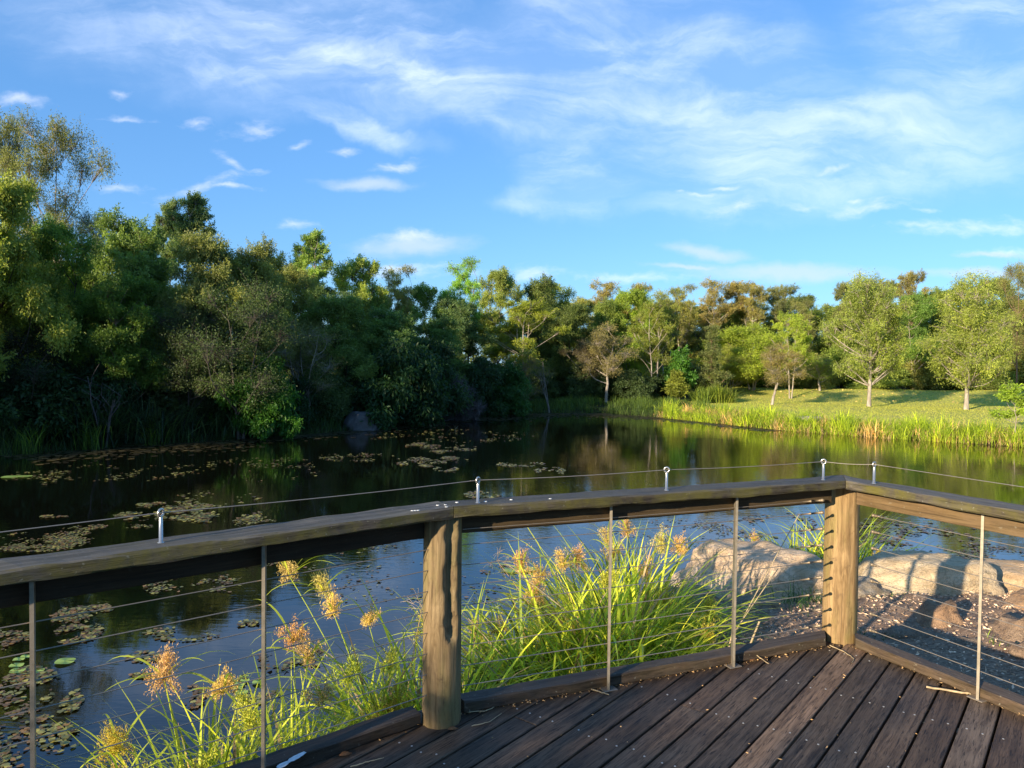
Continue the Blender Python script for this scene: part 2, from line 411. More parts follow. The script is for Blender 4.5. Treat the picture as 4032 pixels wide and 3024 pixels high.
# long timber with many cross sections so that its edges are not dead straight
def timber(name, quad, z0, z1, mat, parent, ang, seed=0, wob=.0025, bev=.006, color=(1, 1, 1)):
    """quad: inner start, inner end, outer end, outer start (plan)"""
    rs = np.random.RandomState(seed)
    a, b, c, d = [np.array(p, float) for p in quad]
    n = max(2, int(np.linalg.norm(b - a) / .06)); V = []; F = []
    prof = [(bev, 0), (0, bev), (0, 1 - 0), (bev, 1), (1 - bev, 1), (1, 1 - 0), (1, bev), (1 - bev, 0)]
    cut = rs.normal(size=(n + 1, 8, 2)) * wob
    ker = np.array([.25, .5, .25]); 
    for q in range(8):
        for w in range(2): cut[:, q, w] = np.convolve(np.pad(cut[:, q, w], 1, 'edge'), ker, 'valid')
    wid = np.linalg.norm(d - a)
    for i in range(n + 1):
        t = i / n; p, q = a + (b - a) * t, d + (c - d) * t; u = unit(q - p); w = np.linalg.norm(q - p); H = z1 - z0
        pts = [(bev, 0), (0, bev), (0, H - bev), (bev, H), (w - bev, H), (w, H - bev), (w, bev), (w - bev, 0)]
        for k, (x, z) in enumerate(pts):
            xy = p + u * (x + cut[i, k, 0]); V.append((xy[0], xy[1], z0 + z + cut[i, k, 1]))
    for i in range(n):
        for k in range(8):
            k2 = (k + 1) % 8; F.append((i * 8 + k, (i + 1) * 8 + k, (i + 1) * 8 + k2, i * 8 + k2))
    F.append(tuple(range(7, -1, -1))); F.append(tuple(n * 8 + k for k in range(8)))
    F = [f[::-1] for f in F]
    return poly_obj(name, V, F, mat, parent, color=color, ang=ang)

# deck boards -------------------------------------------------------
TH = R(51.6); ct, st = math.cos(TH), math.sin(TH)
def clip(poly, p, nrm):
    out = []
    for i in range(len(poly)):
        a, b = poly[i - 1], poly[i]; da, db = (a - p) @ nrm, (b - p) @ nrm
        if (da <= 0) != (db <= 0): out.append(a + (b - a) * (da / (da - db)))
        if db <= 0: out.append(b)
    return out
deck = thing('deck', 'dark weathered timber deck of diagonal boards in the foreground', 'deck', (.9, 2.2, 0))
edge = offset_pts(.205)
rs = np.random.RandomState(3)
cuts = {8: 3.22, 9: 3.80, 12: 2.62, 5: 1.9, 3: 2.4, 15: 1.2, 19: 2.0}
screw_me = None
def screw_mesh():
    k = 8; th = np.arange(k) * 2 * PI / k
    V = [(.0045 * math.cos(t), .0045 * math.sin(t), 0) for t in th] + [(.0045 * math.cos(t), .0045 * math.sin(t), .0012) for t in th] + [(.002 * math.cos(t), .002 * math.sin(t), .0004) for t in th]
    F = [(i, (i + 1) % k, k + (i + 1) % k, k + i) for i in range(k)] + [(k + i, k + (i + 1) % k, 2 * k + (i + 1) % k, 2 * k + i) for i in range(k)] + [tuple(range(2 * k, 3 * k))]
    me = bpy.data.meshes.new('screw'); me.from_pydata(V, [], F); me.materials.append(M_screw); return me
screw_me = screw_mesh()
for k in range(-9, 27):
    hi = -.322 - .1325 * k; lo = hi - .1325
    w0, w1 = lo + .0055, hi - .0055
    mk2 = lambda s, o: np.array((s * ct + o * st, s * st - o * ct))
    spans = [(-3.0, 7.0)]
    if k in cuts: spans = [(-3.0, cuts[k] - .0015), (cuts[k] + .0015, 7.0)]
    for s0, s1 in spans:
        poly = [mk2(s0, w0), mk2(s0, w1), mk2(s1, w1), mk2(s1, w0)]
        for (a, b), i in zip(SEG, range(3)):
            poly = clip(poly, edge[i], outn(a, b))
            if len(poly) < 3: break
        if len(poly) >= 3: poly = clip(poly, np.array((0, .9)), np.array((0, -1.)))
        if len(poly) < 3: continue
        P = np.array(poly)
        ar = .5 * sum(P[i - 1][0] * P[i][1] - P[i][0] * P[i - 1][1] for i in range(len(P)))
        if abs(ar) < .004: continue
        # drop duplicate corners
        Q = [p for i, p in enumerate(poly) if np.linalg.norm(p - poly[i - 1]) > .004]
        if ar < 0: Q = Q[::-1]
        if len(Q) < 3: continue
        dz = rs.uniform(-.0015, .0015)
        V, F = prism(Q, -.032 + dz, dz, .003)
        tone = rs.uniform(.7, 1.3); warm = rs.uniform(.9, 1.08)
        if k == 5: tone, warm = 2.1, 1.03
        if k == 0: tone = 1.8
        if k == 4: tone = 1.
        b_ = poly_obj('board', V, F, M_deck, deck, color=(tone * warm * 1.22, tone, tone / warm * .80), ang=TH,
                      origin=(*mk2((P @ np.array((ct, st))).min(), (w0 + w1) / 2), 0))
        b_.data.name = 'board'
        smin, smax = (P @ np.array((ct, st))).min(), (P @ np.array((ct, st))).max()
        for j in range(-3, 4):
            sj = 3.825 + .562 * j
            if not (smin + .03 < sj < smax - .06): continue
            for o_ in (w0 + .032, w1 - .032):
                p = mk2(sj + rs.normal() * .012, o_ + rs.normal() * .004)
                if any((p - edge[i]) @ outn(*SEG[i]) > -.14 for i in range(3)) or p[1] < 2.2: continue
                if rs.rand() < .12: continue
                sc = link('screw', screw_me, parent=b_)
                q = p - np.array(b_.location[:2]) - np.array(deck.location[:2])
                c, s = math.cos(-TH), math.sin(-TH)
                sc.location = (q[0] * c - q[1] * s, q[0] * s + q[1] * c, dz + .0005)
for q in range(5):      # joists, seen through the gaps
    s_ = 3.825 - .562 * 3 + .562 * q * 1.0
    a, b = mk2(s_ - .02, -2.6), mk2(s_ - .02, .4)
    if q < 4:
        a2, b2 = mk2(s_ + .02, -2.6), mk2(s_ + .02, .1)
        ok = [a, mk2(s_ - .02, .1), b2, a2]
        poly = ok
        for i in range(3): poly = clip(poly, edge[i] - outn(*SEG[i]) * .03, outn(*SEG[i]))
        if len(poly) > 2:
            P = np.array(poly); ar = .5 * sum(P[i - 1][0] * P[i][1] - P[i][0] * P[i - 1][1] for i in range(len(P)))
            V, F = prism(poly if ar > 0 else poly[::-1], -.2, -.036, .002)
            poly_obj('joist', V, F, M_kerb, deck, color=(.5, .5, .5))
# fascia boards below the deck edge
for i in range(3):
    o0, o1 = offset_pts(.212), offset_pts(.245)
    a, b = SEG[i]; ang = math.atan2(*(b - a)[::-1])
    timber('edge_beam', (o0[i], o0[i + 1], o1[i + 1], o1[i]), -.23, -.004, M_kerb, deck, ang, 60 + i, color=(.8, .8, .8))
# bark litter on the boards is added further down

# railing sections ---------------------------------------------------
CAPB, CAPT = .928, .975
o_in, o_out = offset_pts(0.), offset_pts(.165)
secs = []
names = ('left railing section of mossy cap rail and wire cables, nearest the camera', 'middle railing section between the split post and the corner post', 'right railing section running from the corner post towards the camera')
for i, (a, b) in enumerate(SEG):
    ang = math.atan2(*(b - a)[::-1]); mid = (a + b) / 2
    s = thing('railing', names[i], 'railing', (mid[0], mid[1], 0), group='railing sections round the deck'); secs.append(s)
    g = .0015 * unit(b - a)
    q = [o_in[i] + g, o_in[i + 1] - g, o_out[i + 1] - g, o_out[i] + g]
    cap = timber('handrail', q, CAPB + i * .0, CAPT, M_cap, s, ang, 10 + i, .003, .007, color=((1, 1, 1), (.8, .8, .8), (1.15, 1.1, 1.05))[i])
    # under beam
    u0, u1 = offset_pts(.115), offset_pts(.155)
    d = unit(b - a); pad = .09
    A0 = u0[i] + (d * pad if i else 0); A1 = u0[i + 1] - (d * pad if i < 2 else 0); B0 = u1[i] + (d * pad if i else 0); B1 = u1[i + 1] - (d * pad if i < 2 else 0)
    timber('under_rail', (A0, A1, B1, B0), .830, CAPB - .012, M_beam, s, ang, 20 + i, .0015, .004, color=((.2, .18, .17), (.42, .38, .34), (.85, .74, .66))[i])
    # kerb
    k0, k1 = offset_pts(.102 if i < 2 else .132), offset_pts(.20 if i < 2 else .23)
    A0 = k0[i] + (d * (.11 if i else 0)); A1 = k0[i + 1] - (d * (.11 if i < 2 else 0)); B0 = k1[i] + (d * (.11 if i else 0)); B1 = k1[i + 1] - (d * (.11 if i < 2 else 0))
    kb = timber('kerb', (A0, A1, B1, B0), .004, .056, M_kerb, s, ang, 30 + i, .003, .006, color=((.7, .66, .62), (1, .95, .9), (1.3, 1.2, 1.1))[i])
    if i == 0: KERB_A = kb

def on_line(i, x=None, off=.05, t=None):
    a, b = SEG[i]; n = outn(a, b) * off
    if t is None: t = (x - a[0] - n[0]) / (b[0] - a[0])
    return a + (b - a) * t + n
CZ = [.142 + .092 * k for k in range(8)]
BAL = {0: [-2.1, -1.478, -.918], 1: [.494, 1.20], 2: [2.285, 2.93]}
BOFF = {0: .078, 1: .082, 2: .125}
def box_q(p, ang, lx, ly, z0, z1, bev=.003):
    c, s = math.cos(ang), math.sin(ang); h = [(-lx / 2, -ly / 2), (lx / 2, -ly / 2), (lx / 2, ly / 2), (-lx / 2, ly / 2)]
    return prism([np.array((p[0] + x * c - y * s, p[1] + x * s + y * c)) for x, y in h], z0, z1, bev)
EYE = [(0, (-1.216, 2.56)), (1, (-.15, 3.37)), (1, (.80, 3.785)), (1, (1.78, 4.20)), (2, (2.02, 4.10)), (0, (-2.6, 1.39)), (2, (3.1, 1.9))]
EYE = [(k, (x * .9845, y * .9845)) for k, (x, y) in EYE]
def ring_mesh(R0=.0125, r0=.0055):
    n, k = 20, 8; V = []; F = []
    for i in range(n):
        a = i * 2 * PI / n
        for j in range(k):
            b = j * 2 * PI / k; V.append(((R0 + r0 * math.cos(b)) * math.cos(a), r0 * math.sin(b), (R0 + r0 * math.cos(b)) * math.sin(a)))
            F.append((i * k + j, ((i + 1) % n) * k + j, ((i + 1) % n) * k + (j + 1) % k, i * k + (j + 1) % k))
    return V, F
for i in range(3):
    s = secs[i]; a, b = SEG[i]; ang = math.atan2(*(b - a)[::-1]); d = unit(b - a); L0 = np.array(s.location[:])
    for bx in BAL[i]:
        p = on_line(i, bx, BOFF[i])
        V, F = box_q(p, ang + (.0), .012, .042, .006, CAPB - .002, .0015)
        # flat bar: thin along the rail, broad across; turned a little like the real ones
        V, F = box_q(p, ang + R(78 if bx < -1.2 else 62 if i < 2 else 118), .050, .012, .006, CAPB - .002, .0015)
        bo = poly_obj('baluster', V, F, M_steel, s, color=(1, 1, 1), ang=0)
        V, F = box_q(p, ang, .075, .055, .0015, .0075, .001)
        poly_obj('base_plate', V, F, M_cable, bo, color=(1, 1, 1))
        bp = bo.children[0]; bp.location = Vector(V.mean(0)) - bo.location - s.location
    # cables
    p0 = a + outn(a, b) * BOFF[i] if i == 0 else a + outn(a, b) * BOFF[i] + d * .07
    p1 = b + outn(a, b) * BOFF[i] - d * (.05 if i == 0 else .10 if i == 1 else 0)
    if i == 2: p0 = a + outn(a, b) * BOFF[i] + d * .10
    for z in CZ + [CZ[-1] + .07] if i == 1 else CZ:
        n = 24; t = np.linspace(0, 1, n)
        path = np.c_[p0[0] + (p1[0] - p0[0]) * t, p0[1] + (p1[1] - p0[1]) * t, np.full(n, z) - .003 * np.sin(t * PI)]
        V, F = tube(path - L0, .0021, 6)
        me = mesh_np('cable', V, F, [M_cable], smooth=True); c_ = link('cable', me, parent=s)
        if i >= 1:      # swaged fittings by the corner post
            ends = ((p1, -1),) if i == 1 else ((p0, 1),)
            for pe, sg in ends:
                ln = .16 if i == 1 else .05
                tt = np.array([0, .012, .0121, .028, .0281, ln * .55, ln * .551, ln * .6, ln * .601, ln])
                rr = np.array([.010, .010, .0075, .0075, .0055, .0055, .0075, .0075, .0045, .004])
                q = np.c_[pe[0] + sg * d[0] * (tt - .02), pe[1] + sg * d[1] * (tt - .02), np.full(len(tt), z)]
                V, F = tube(q - L0, rr, 8); link('cable_fitting', mesh_np('cable_fitting', V, F, [M_fit], smooth=False), parent=c_)
    # eye bolts
    for (k, p) in EYE:
        if k != i: continue
        off = np.array((p[0], p[1], CAPT)) - L0
        V, F = tube([(0, 0, -.004), (0, 0, .002), (0, 0, .0021), (0, 0, .086), (0, 0, .09)], [.011, .011, .0066, .0066, .0045], 14)
        e = link('eye_bolt', mesh_np('eye_bolt', V, F, [M_shiny], smooth=False), tuple(off), parent=s)
        V, F = ring_mesh(.0125, .0042); link('eye', mesh_np('eye', V, F, [M_shiny], smooth=True), (0, 0, .103), (0, 0, {0: 1.3, 2: .55}.get(i, 1.0 if p[0] < .5 else -.2 if p[0] < 1.2 else -.4)), e)
for i, (a_, b_) in ((0, (620, 522)), (0, (705, 518)), (0, (715, 541)), (0, (345, 582)), (0, (375, 580)), (0, (405, 578)), (1, (830, 490)), (1, (1140, 480)), (1, (1420, 461)), (1, (1845, 452))):
    u_, v_ = (1500 + .3617 * a_) / 1.823, (1800 + .3617 * b_) / 1.823
    x_ = (u_ - 1106) / 1597; y_ = -(v_ - 829.5) / 1597; cr_, sr_ = math.cos(R(.7)), math.sin(R(.7)); x2 = x_ * cr_ - y_ * sr_; y2 = x_ * sr_ + y_ * cr_
    dz_ = -math.sin(R(1.5)) + math.cos(R(1.5)) * y2; kk = (CAPT + .002 - 1.6) / dz_; p_ = (x2 * kk, (math.cos(R(1.5)) + math.sin(R(1.5)) * y2) * kk)
    V, F = tube([(0, 0, 0), (0, 0, .003), (0, 0, .0045)], [.008, .008, .004], 10)
    link('bolt_head', mesh_np('bolt_head', V, F, [M_drop], smooth=False), (p_[0] - secs[i].location[0], p_[1] - secs[i].location[1], CAPT - .001), parent=secs[i])
# top wire running through the eyes: one thing
wp = []
order = [EYE[5], EYE[0], EYE[1], EYE[2], EYE[3], EYE[4], EYE[6]]
for (k, p), (k2, p2) in zip(order[:-1], order[1:]):
    for t in np.linspace(0, 1, 12, endpoint=False):
        wp.append((p[0] + (p2[0] - p[0]) * t, p[1] + (p2[1] - p[1]) * t, CAPT + .103 - .006 * math.sin(PI * t)))
wp.append((*order[-1][1], CAPT + .103))
V, F = tube(np.array(wp), .0019, 6)
tag(link('wire_rope', mesh_np('wire_rope', V, F, [M_cable], smooth=True)), 'thin steel wire threaded through the eye bolts above the handrail', 'wire')

# posts ----------------------------------------------------------------
def round_post(name, label, p, r, z1, split=None, color=(1, 1, 1), seed=0, sides=48):
    t = thing('timber_post', label, 'post', (p[0], p[1], 0), group='round timber posts of the railing')
    rs = np.random.RandomState(seed); nz = 60; V = []; F = []
    for i in range(nz + 1):
        z = -.03 + (z1 + .03) * i / nz
        for k in range(sides):
            a = 2 * PI * k / sides
            rr = r * (1 + .03 * (1 - i / nz)) + .002 * math.sin(3 * a + z * 2 + seed) + .0012 * math.sin(11 * a + 1.3 * z)
            if split:
                a0, wdt, zlo, depth = split
                aa = a0 + .10 * math.sin(z * 7) ; dd = (a - aa + PI) % (2 * PI) - PI
                fade = sm(np.array((z - zlo) / .06)); wv = wdt * (1 + .25 * math.sin(z * 31) + .15 * math.sin(z * 83))
                g = max(0, 1 - abs(dd) / wv); rr -= depth * float(fade) * min(1, g * 2.2)
            # a drying crack
            dd = (a - (-PI / 2 + .22 + .05 * math.sin(z * 6)) + PI) % (2 * PI) - PI
            if not split and abs(dd) < .14: rr -= .003 * (1 - abs(dd) / .14)
            V.append((rr * math.cos(a), rr * math.sin(a), z))
    for i in range(nz):
        for k in range(sides):
            k2 = (k + 1) % sides; F.append((i * sides + k, i * sides + k2, (i + 1) * sides + k2, (i + 1) * sides + k))
    me = bpy.data.meshes.new('post_shaft'); me.from_pydata(V, [], F + [tuple(nz * sides + k for k in range(sides))]); me.materials.append(M_post)
    for q in me.polygons: q.use_smooth = True
    link('shaft', me, parent=t, color=color)
    return t
POST2 = np.array((-.302, 3.285)); POST3 = np.array((1.955, 4.345))
round_post('p', 'brown round post with a long dark split, between the left and middle railings', POST2, .084, CAPB - .002, (-PI / 2 + .62, .30, .36, .028), (.62, .60, .56), 1)
round_post('p', 'golden round corner post at the far tip of the deck', POST3, .093, CAPB - .002, None, (.86, .77, .64), 2)
# the inner slab showing in the split
# ------------------------------------------------------------------ bits lying on the deck
def twig(label, pts, r, mat=M_twig, cat='stick', name='twig', group=None):
    P = np.array(pts, float); n = 14
    t = np.linspace(0, len(P) - 1, n); Q = np.stack([np.interp(t, range(len(P)), P[:, k]) for k in range(3)], -1)
    rs = np.random.RandomState(len(label)); Q[1:-1, :2] += rs.normal(size=(n - 2, 2)) * r * .6
    V, F = tube(Q, np.linspace(r, r * .6, n) * rs.uniform(.85, 1.15, n), 6)
    return tag(link(name, mesh_np(name, V, F, [mat], smooth=True)), label, cat, group)
twig('pale straight stick lying across the boards by the right steel baluster', [(2.10, 3.675, .008), (2.28, 3.60, .007), (2.455, 3.556, .008)], .006)
twig('short bent twig at the foot of the middle steel baluster', [(.318, 3.60, .006), (.41, 3.60, .007), (.49, 3.545, .006)], .004)
twig('curved dry stem on the boards just right of the split post', [(-.20, 3.35, .006), (-.10, 3.36, .007), (-.04, 3.43, .006), (-.03, 3.50, .02)], .0025)
twig('thin dry stem lying beyond the curved one beside the split post', [(-.16, 3.22, .005), (-.08, 3.26, .006), (-.03, 3.34, .006)], .0022)
twig('thin twig on the dark boards left of the split post', [(-.62, 2.88, .005), (-.55, 2.92, .006), (-.50, 2.95, .005)], .0025)
twig('curling pale vine stem on the boards at the corner post foot', [(1.85, 4.22, .006), (1.89, 4.13, .006), (1.90, 4.03, .006), (1.86, 3.97, .006)], .003)
twig('long pale bark string lying along the right kerb', [(2.02, 4.17, .01), (2.12, 4.02, .008), (2.2, 3.92, .012), (2.24, 3.80, .008), (2.31, 3.70, .01), (2.42, 3.46, .01)], .0035)
twig('second bark string by the corner post beside the long one', [(2.0, 4.2, .01), (2.09, 4.08, .02), (2.14, 4.0, .008)], .003)
twig('dry forked twig between the kerb and the second steel baluster', [(1.25, 4.06, .01), (1.35, 4.02, .03), (1.40, 3.94, .008)], .003)
def dead_leaf(label, p, s, a, col=(1, 1, 1)):
    n = 8; V = []; F = []
    for i in range(n + 1):
        t = i / n; w = math.sin(PI * min(.97, t + .03)) * .35 * s
        V += [((t - .5) * s, -w, .012 * s * 10 * t * (1 - t) * .3 + .25 * w), ((t - .5) * s, 0, .003), ((t - .5) * s, w, .25 * w + .02 * t * s)]
    for i in range(n):
        for k in (0, 1): F.append((i * 3 + k, (i + 1) * 3 + k, (i + 1) * 3 + k + 1, i * 3 + k + 1))
    return tag(link('fallen_leaf', mesh_np('fallen_leaf', V, F, [M_dead], smooth=True), (p[0], p[1], .006), (0, 0, a)), label, 'leaf')
dead_leaf('curled brown leaf by the left foot of the split post', (-.66, 2.97), .05, .4)
dead_leaf('small reddish leaf beside the corner kerb near the second baluster', (1.33, 4.00), .045, .9)
dead_leaf('brown leaf near the left kerb below the white dropping', (-.72, 2.72), .05, 2.)
dead_leaf('orange leaf lying against the split post foot', (-.24, 3.19), .045, .2)
rs = np.random.RandomState(50); mbl = MB()
def litter(a, b, n, w):
    a, b = np.array(a), np.array(b); nn = unit(np.array((-(b - a)[1], (b - a)[0])))
    P = a + (b - a) * rs.rand(n)[:, None] + nn * (rs.normal(size=n) * w)[:, None]
    D = rs.normal(size=(n, 3)) * (1, 1, .25); D /= np.linalg.norm(D, axis=1)[:, None]
    V, F = leaves(np.c_[P, rs.uniform(.003, .010, n)], D, rs.uniform(.006, .020, n), rs.uniform(.003, .008, n), rs); mbl.add(V, F, rs.rand(n))
kin = offset_pts(.098); kc = offset_pts(.128)
litter(kin[1], kin[2], 260, .012); litter(kc[2], kc[3], 260, .012); litter(kin[0], kin[1], 80, .012)
for k in range(-3, 14):
    o_ = -.322 - .1325 * k; litter(mk2(1.2, o_), mk2(5.2, o_), 9, .003)
litter((-.2, 2.6), (2.2, 3.6), 26, .35)
M_lit = leaf_mat('litter', tr=0., rough=.9, spec=.1, warm=(1.3, 1.2, 1.1), lo=.4, hi=1.5)
tag(link('deck_litter', mbl.mesh('deck_litter', [M_lit]), color=(.42, .27, .13)), 'fine seeds and leaf crumbs along the kerbs and board gaps', kind='stuff')
# bird dropping on kerb
rs = np.random.RandomState(8)
pts = []
a0, a1 = np.array((-.872, 2.768)), np.array((-.80, 2.885))
L0 = np.array(KERB_A.location[:2]) + np.array(secs[0].location[:2]); an = KERB_A.rotation_euler.z
n = 12; up = []; dn = []
for i in range(n + 1):
    t = i / n; p = a0 + (a1 - a0) * t; w = (.006 + .010 * math.sin(PI * t) ** .7) * rs.uniform(.5, 1.4); nn = np.array((.85, -.52))
    up.append(p + nn * w); dn.append(p - nn * w)
V = [(*p, 0) for p in up + dn]; F = [(i, i + 1, n + 2 + i, n + 1 + i) for i in range(n)]
V = np.array(V); c, s = math.cos(-an), math.sin(-an); W = V[:, :2] - L0
V = np.c_[W[:, 0] * c - W[:, 1] * s, W[:, 0] * s + W[:, 1] * c, np.full(len(V), .026 + .0035)]
link('bird_dropping', mesh_np('bird_dropping', V, F, [M_drop]), parent=KERB_A)

# ------------------------------------------------------------------ rocks, stumps
def rock(label, loc, size, seed, mat, name='rock', cat='rock', rz=0., flat=.6, rough=.22, color=(1, 1, 1), sub=5, group=None, strat=0.):
    import bmesh
    bm = bmesh.new(); bmesh.ops.create_icosphere(bm, subdivisions=sub, radius=1)
    for v in bm.verts:
        p = v.co.copy(); q = p * 1.1 + Vector((seed * 7.3, seed * 3.1, 0))
        k = 1 + rough * 1.5 * mnoise.noise(q) + rough * .7 * mnoise.noise(q * 2.3) + rough * .28 * mnoise.noise(q * 6) + rough * .1 * mnoise.noise(q * 16)
        # flatten into facets
        for fx, fy, fz, fd in ((0, 0, 1, .80), (.75, .2, .63, .86), (-.6, -.5, .62, .85), (.2, -.93, .3, .84), (-.8, .5, .3, .88), (.9, -.4, .1, .9)):
            dd = p.x * fx + p.y * fy + p.z * fz
            if dd > 0: k = min(k, (fd + .10 * mnoise.noise(q * 3)) / dd)
        v.co = p * k
        if strat: v.co.z += strat * mnoise.noise(Vector((q.x * .6, q.y * .6, p.z * 9)))
        if v.co.z < 0: v.co.z *= .5
    bm.normal_update()
    me = bpy.data.meshes.new(name); bm.to_mesh(me); bm.free(); me.materials.append(mat)
    for q in me.polygons: q.use_smooth = True
    o = link(name, me, loc, (0, 0, rz), color=color, scale=size)
    return tag(o, label, cat, group)
rock('large pale flat topped rock behind the sedges, left of the corner post', (2.42, 7.1, -.56), (.84, .62, .50), 1, M_rock, rz=-.1, color=(1.3, 1.14, 1.0))
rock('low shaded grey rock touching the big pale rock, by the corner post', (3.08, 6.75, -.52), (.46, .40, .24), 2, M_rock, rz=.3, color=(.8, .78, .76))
rock('rounded pale rock right of the corner post, seen through the right railing', (3.93, 6.95, -.56), (.78, .46, .48), 3.3, M_rock, rz=.05, color=(1.25, 1.15, .98))
rock('buff sloping rock at the water edge, rightmost of the pale rocks', (4.92, 7.15, -.62), (.62, .42, .38), 4.1, M_rock, rz=-.25, color=(1.25, 1.05, .85))
rock('brown mossy rock at the right edge beyond the stumps', (4.62, 6.15, -.47), (.5, .36, .22), 5.2, M_rock, rz=-.2, color=(1.05, .78, .58))
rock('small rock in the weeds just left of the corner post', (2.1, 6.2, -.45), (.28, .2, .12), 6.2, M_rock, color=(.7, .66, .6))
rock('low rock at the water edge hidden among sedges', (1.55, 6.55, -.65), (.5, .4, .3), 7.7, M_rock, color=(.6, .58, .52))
def stump(label, loc, r, h, seed, top=.75, tilt=0., color=(1, 1, 1)):
    rs = np.random.RandomState(seed); n, m = 28, 10; V = []; F = []
    ph = rs.uniform(0, 6, 6)
    for i in range(m + 1):
        t = i / m
        for k in range(n):
            a = 2 * PI * k / n
            rr = r * ((1 - t) ** 2 * .5 + top + (1 - top) * (1 - t)) * (1 + .12 * math.sin(3 * a + ph[0]) + .08 * math.sin(5 * a + ph[1]) + .05 * math.sin(13 * a + ph[2]))
            z = h * t * (1 + (.25 * math.sin(a + ph[3]) + .12 * math.sin(4 * a + ph[4])) * t)
            V.append((rr * math.cos(a), rr * math.sin(a), z))
    for i in range(m):
        for k in range(n):
            k2 = (k + 1) % n; F.append((i * n + k, i * n + k2, (i + 1) * n + k2, (i + 1) * n + k))
    b = len(V); V.append((0, 0, h * .85))
    F4 = F
    me = bpy.data.meshes.new('tree_stump'); me.from_pydata(V, [], F4 + [(m * n + k, m * n + (k + 1) % n, b) for k in range(n)]); me.materials.append(M_stump)
    for q in me.polygons: q.use_smooth = True
    return tag(link('tree_stump', me, loc, (tilt, 0, 0), color=color), label, 'stump')
def mz(x, y): return float(mulch_z(np.array([[x]]), np.array([[y]]))[0, 0])
stump('pointed brown stump on the wood chips left of the right baluster', (3.42, 5.85, mz(3.42, 5.85) - .02), .13, .15, 1, .8, color=(1.1, 1, .9))
stump('broad rotten stump right of the right baluster', (3.86, 5.55, mz(3.86, 5.55) - .02), .19, .17, 2, .7)
stump('round cut stump with a flat pale top, farthest right', (4.08, 5.30, mz(4.08, 5.3) - .02), .15, .20, 3, .9, color=(1.2, 1.1, .95))
def log(label, p0, p1, r, seed, color=(1, 1, 1)):
    rs = np.random.RandomState(seed); n = 16; t = np.linspace(0, 1, n)[:, None]
    P = np.array(p0)[None] * (1 - t) + np.array(p1)[None] * t; P[:, 2] += .02 * np.sin(t[:, 0] * 5)
    rr = r * (1 + .12 * rs.normal(size=n)); rr[0] *= .3; rr[-1] *= .3
    V, F = tube(P, rr, 14); V += rs.normal(size=V.shape) * .004
    return tag(link('log', mesh_np('log', V, F, [M_stump], smooth=True), color=color), label, 'log')
log('grey flat root lying in the wood chips beside the kerb', (2.85, 5.55, -.42), (3.5, 5.35, -.43), .07, 3, (.75, .8, .85))
log('short brown log below the broad stump at the right', (3.55, 5.2, -.42), (3.95, 4.95, -.42), .09, 4)
log('small log end at the right edge by the round stump', (4.0, 4.85, -.42), (4.5, 4.6, -.42), .10, 5, (1.1, .95, .8))
rock('grey rounded boulder standing in the pond edge below the left wood', (-6.25, 30.9, -1.15), (.78, .6, .85), 9.4, M_rock2, 'boulder', 'boulder', color=(.5, .5, .53), rough=.12, sub=4)
rock('flat grey rock in the reeds of the far right bank', (13.6, 33.8, -.95), (.9, .5, .45), 11.4, M_rock2, color=(1.6, 1.45, 1.3), sub=4)
rock('smaller rock in the reeds right of the flat grey one', (14.9, 33.2, -.95), (.7, .4, .4), 12.4, M_rock2, color=(1.5, 1.3, 1.1), sub=4)

# wood chips
rs = np.random.RandomState(21)
n = 15000
X = rs.uniform(1.3, 6.2, n); Y = rs.uniform(3.2, 8.0, n); k = (sdist(X, Y) > .4); X, Y = X[k], Y[k]
Z = mulch_z(X[:, None], Y[:, None])[:, 0] + rs.uniform(.002, .018, len(X))
D = rs.normal(size=(len(X), 3)) * (1, 1, .28); D /= np.linalg.norm(D, axis=1)[:, None]
V, F = leaves(np.c_[X, Y, Z], D, rs.uniform(.015, .045, len(X)), rs.uniform(.007, .016, len(X)), rs)
M_chips = leaf_mat('wood_chips', tr=0., rough=.85, spec=.15, warm=(1.3, 1.25, 1.2), lo=.25, hi=1.5)
tag(link('wood_chips', mesh_np('wood_chips', V, F, [M_chips], rs.rand(len(F))), color=(.60, .42, .28)), 'loose wood chips scattered over the path', kind='stuff')

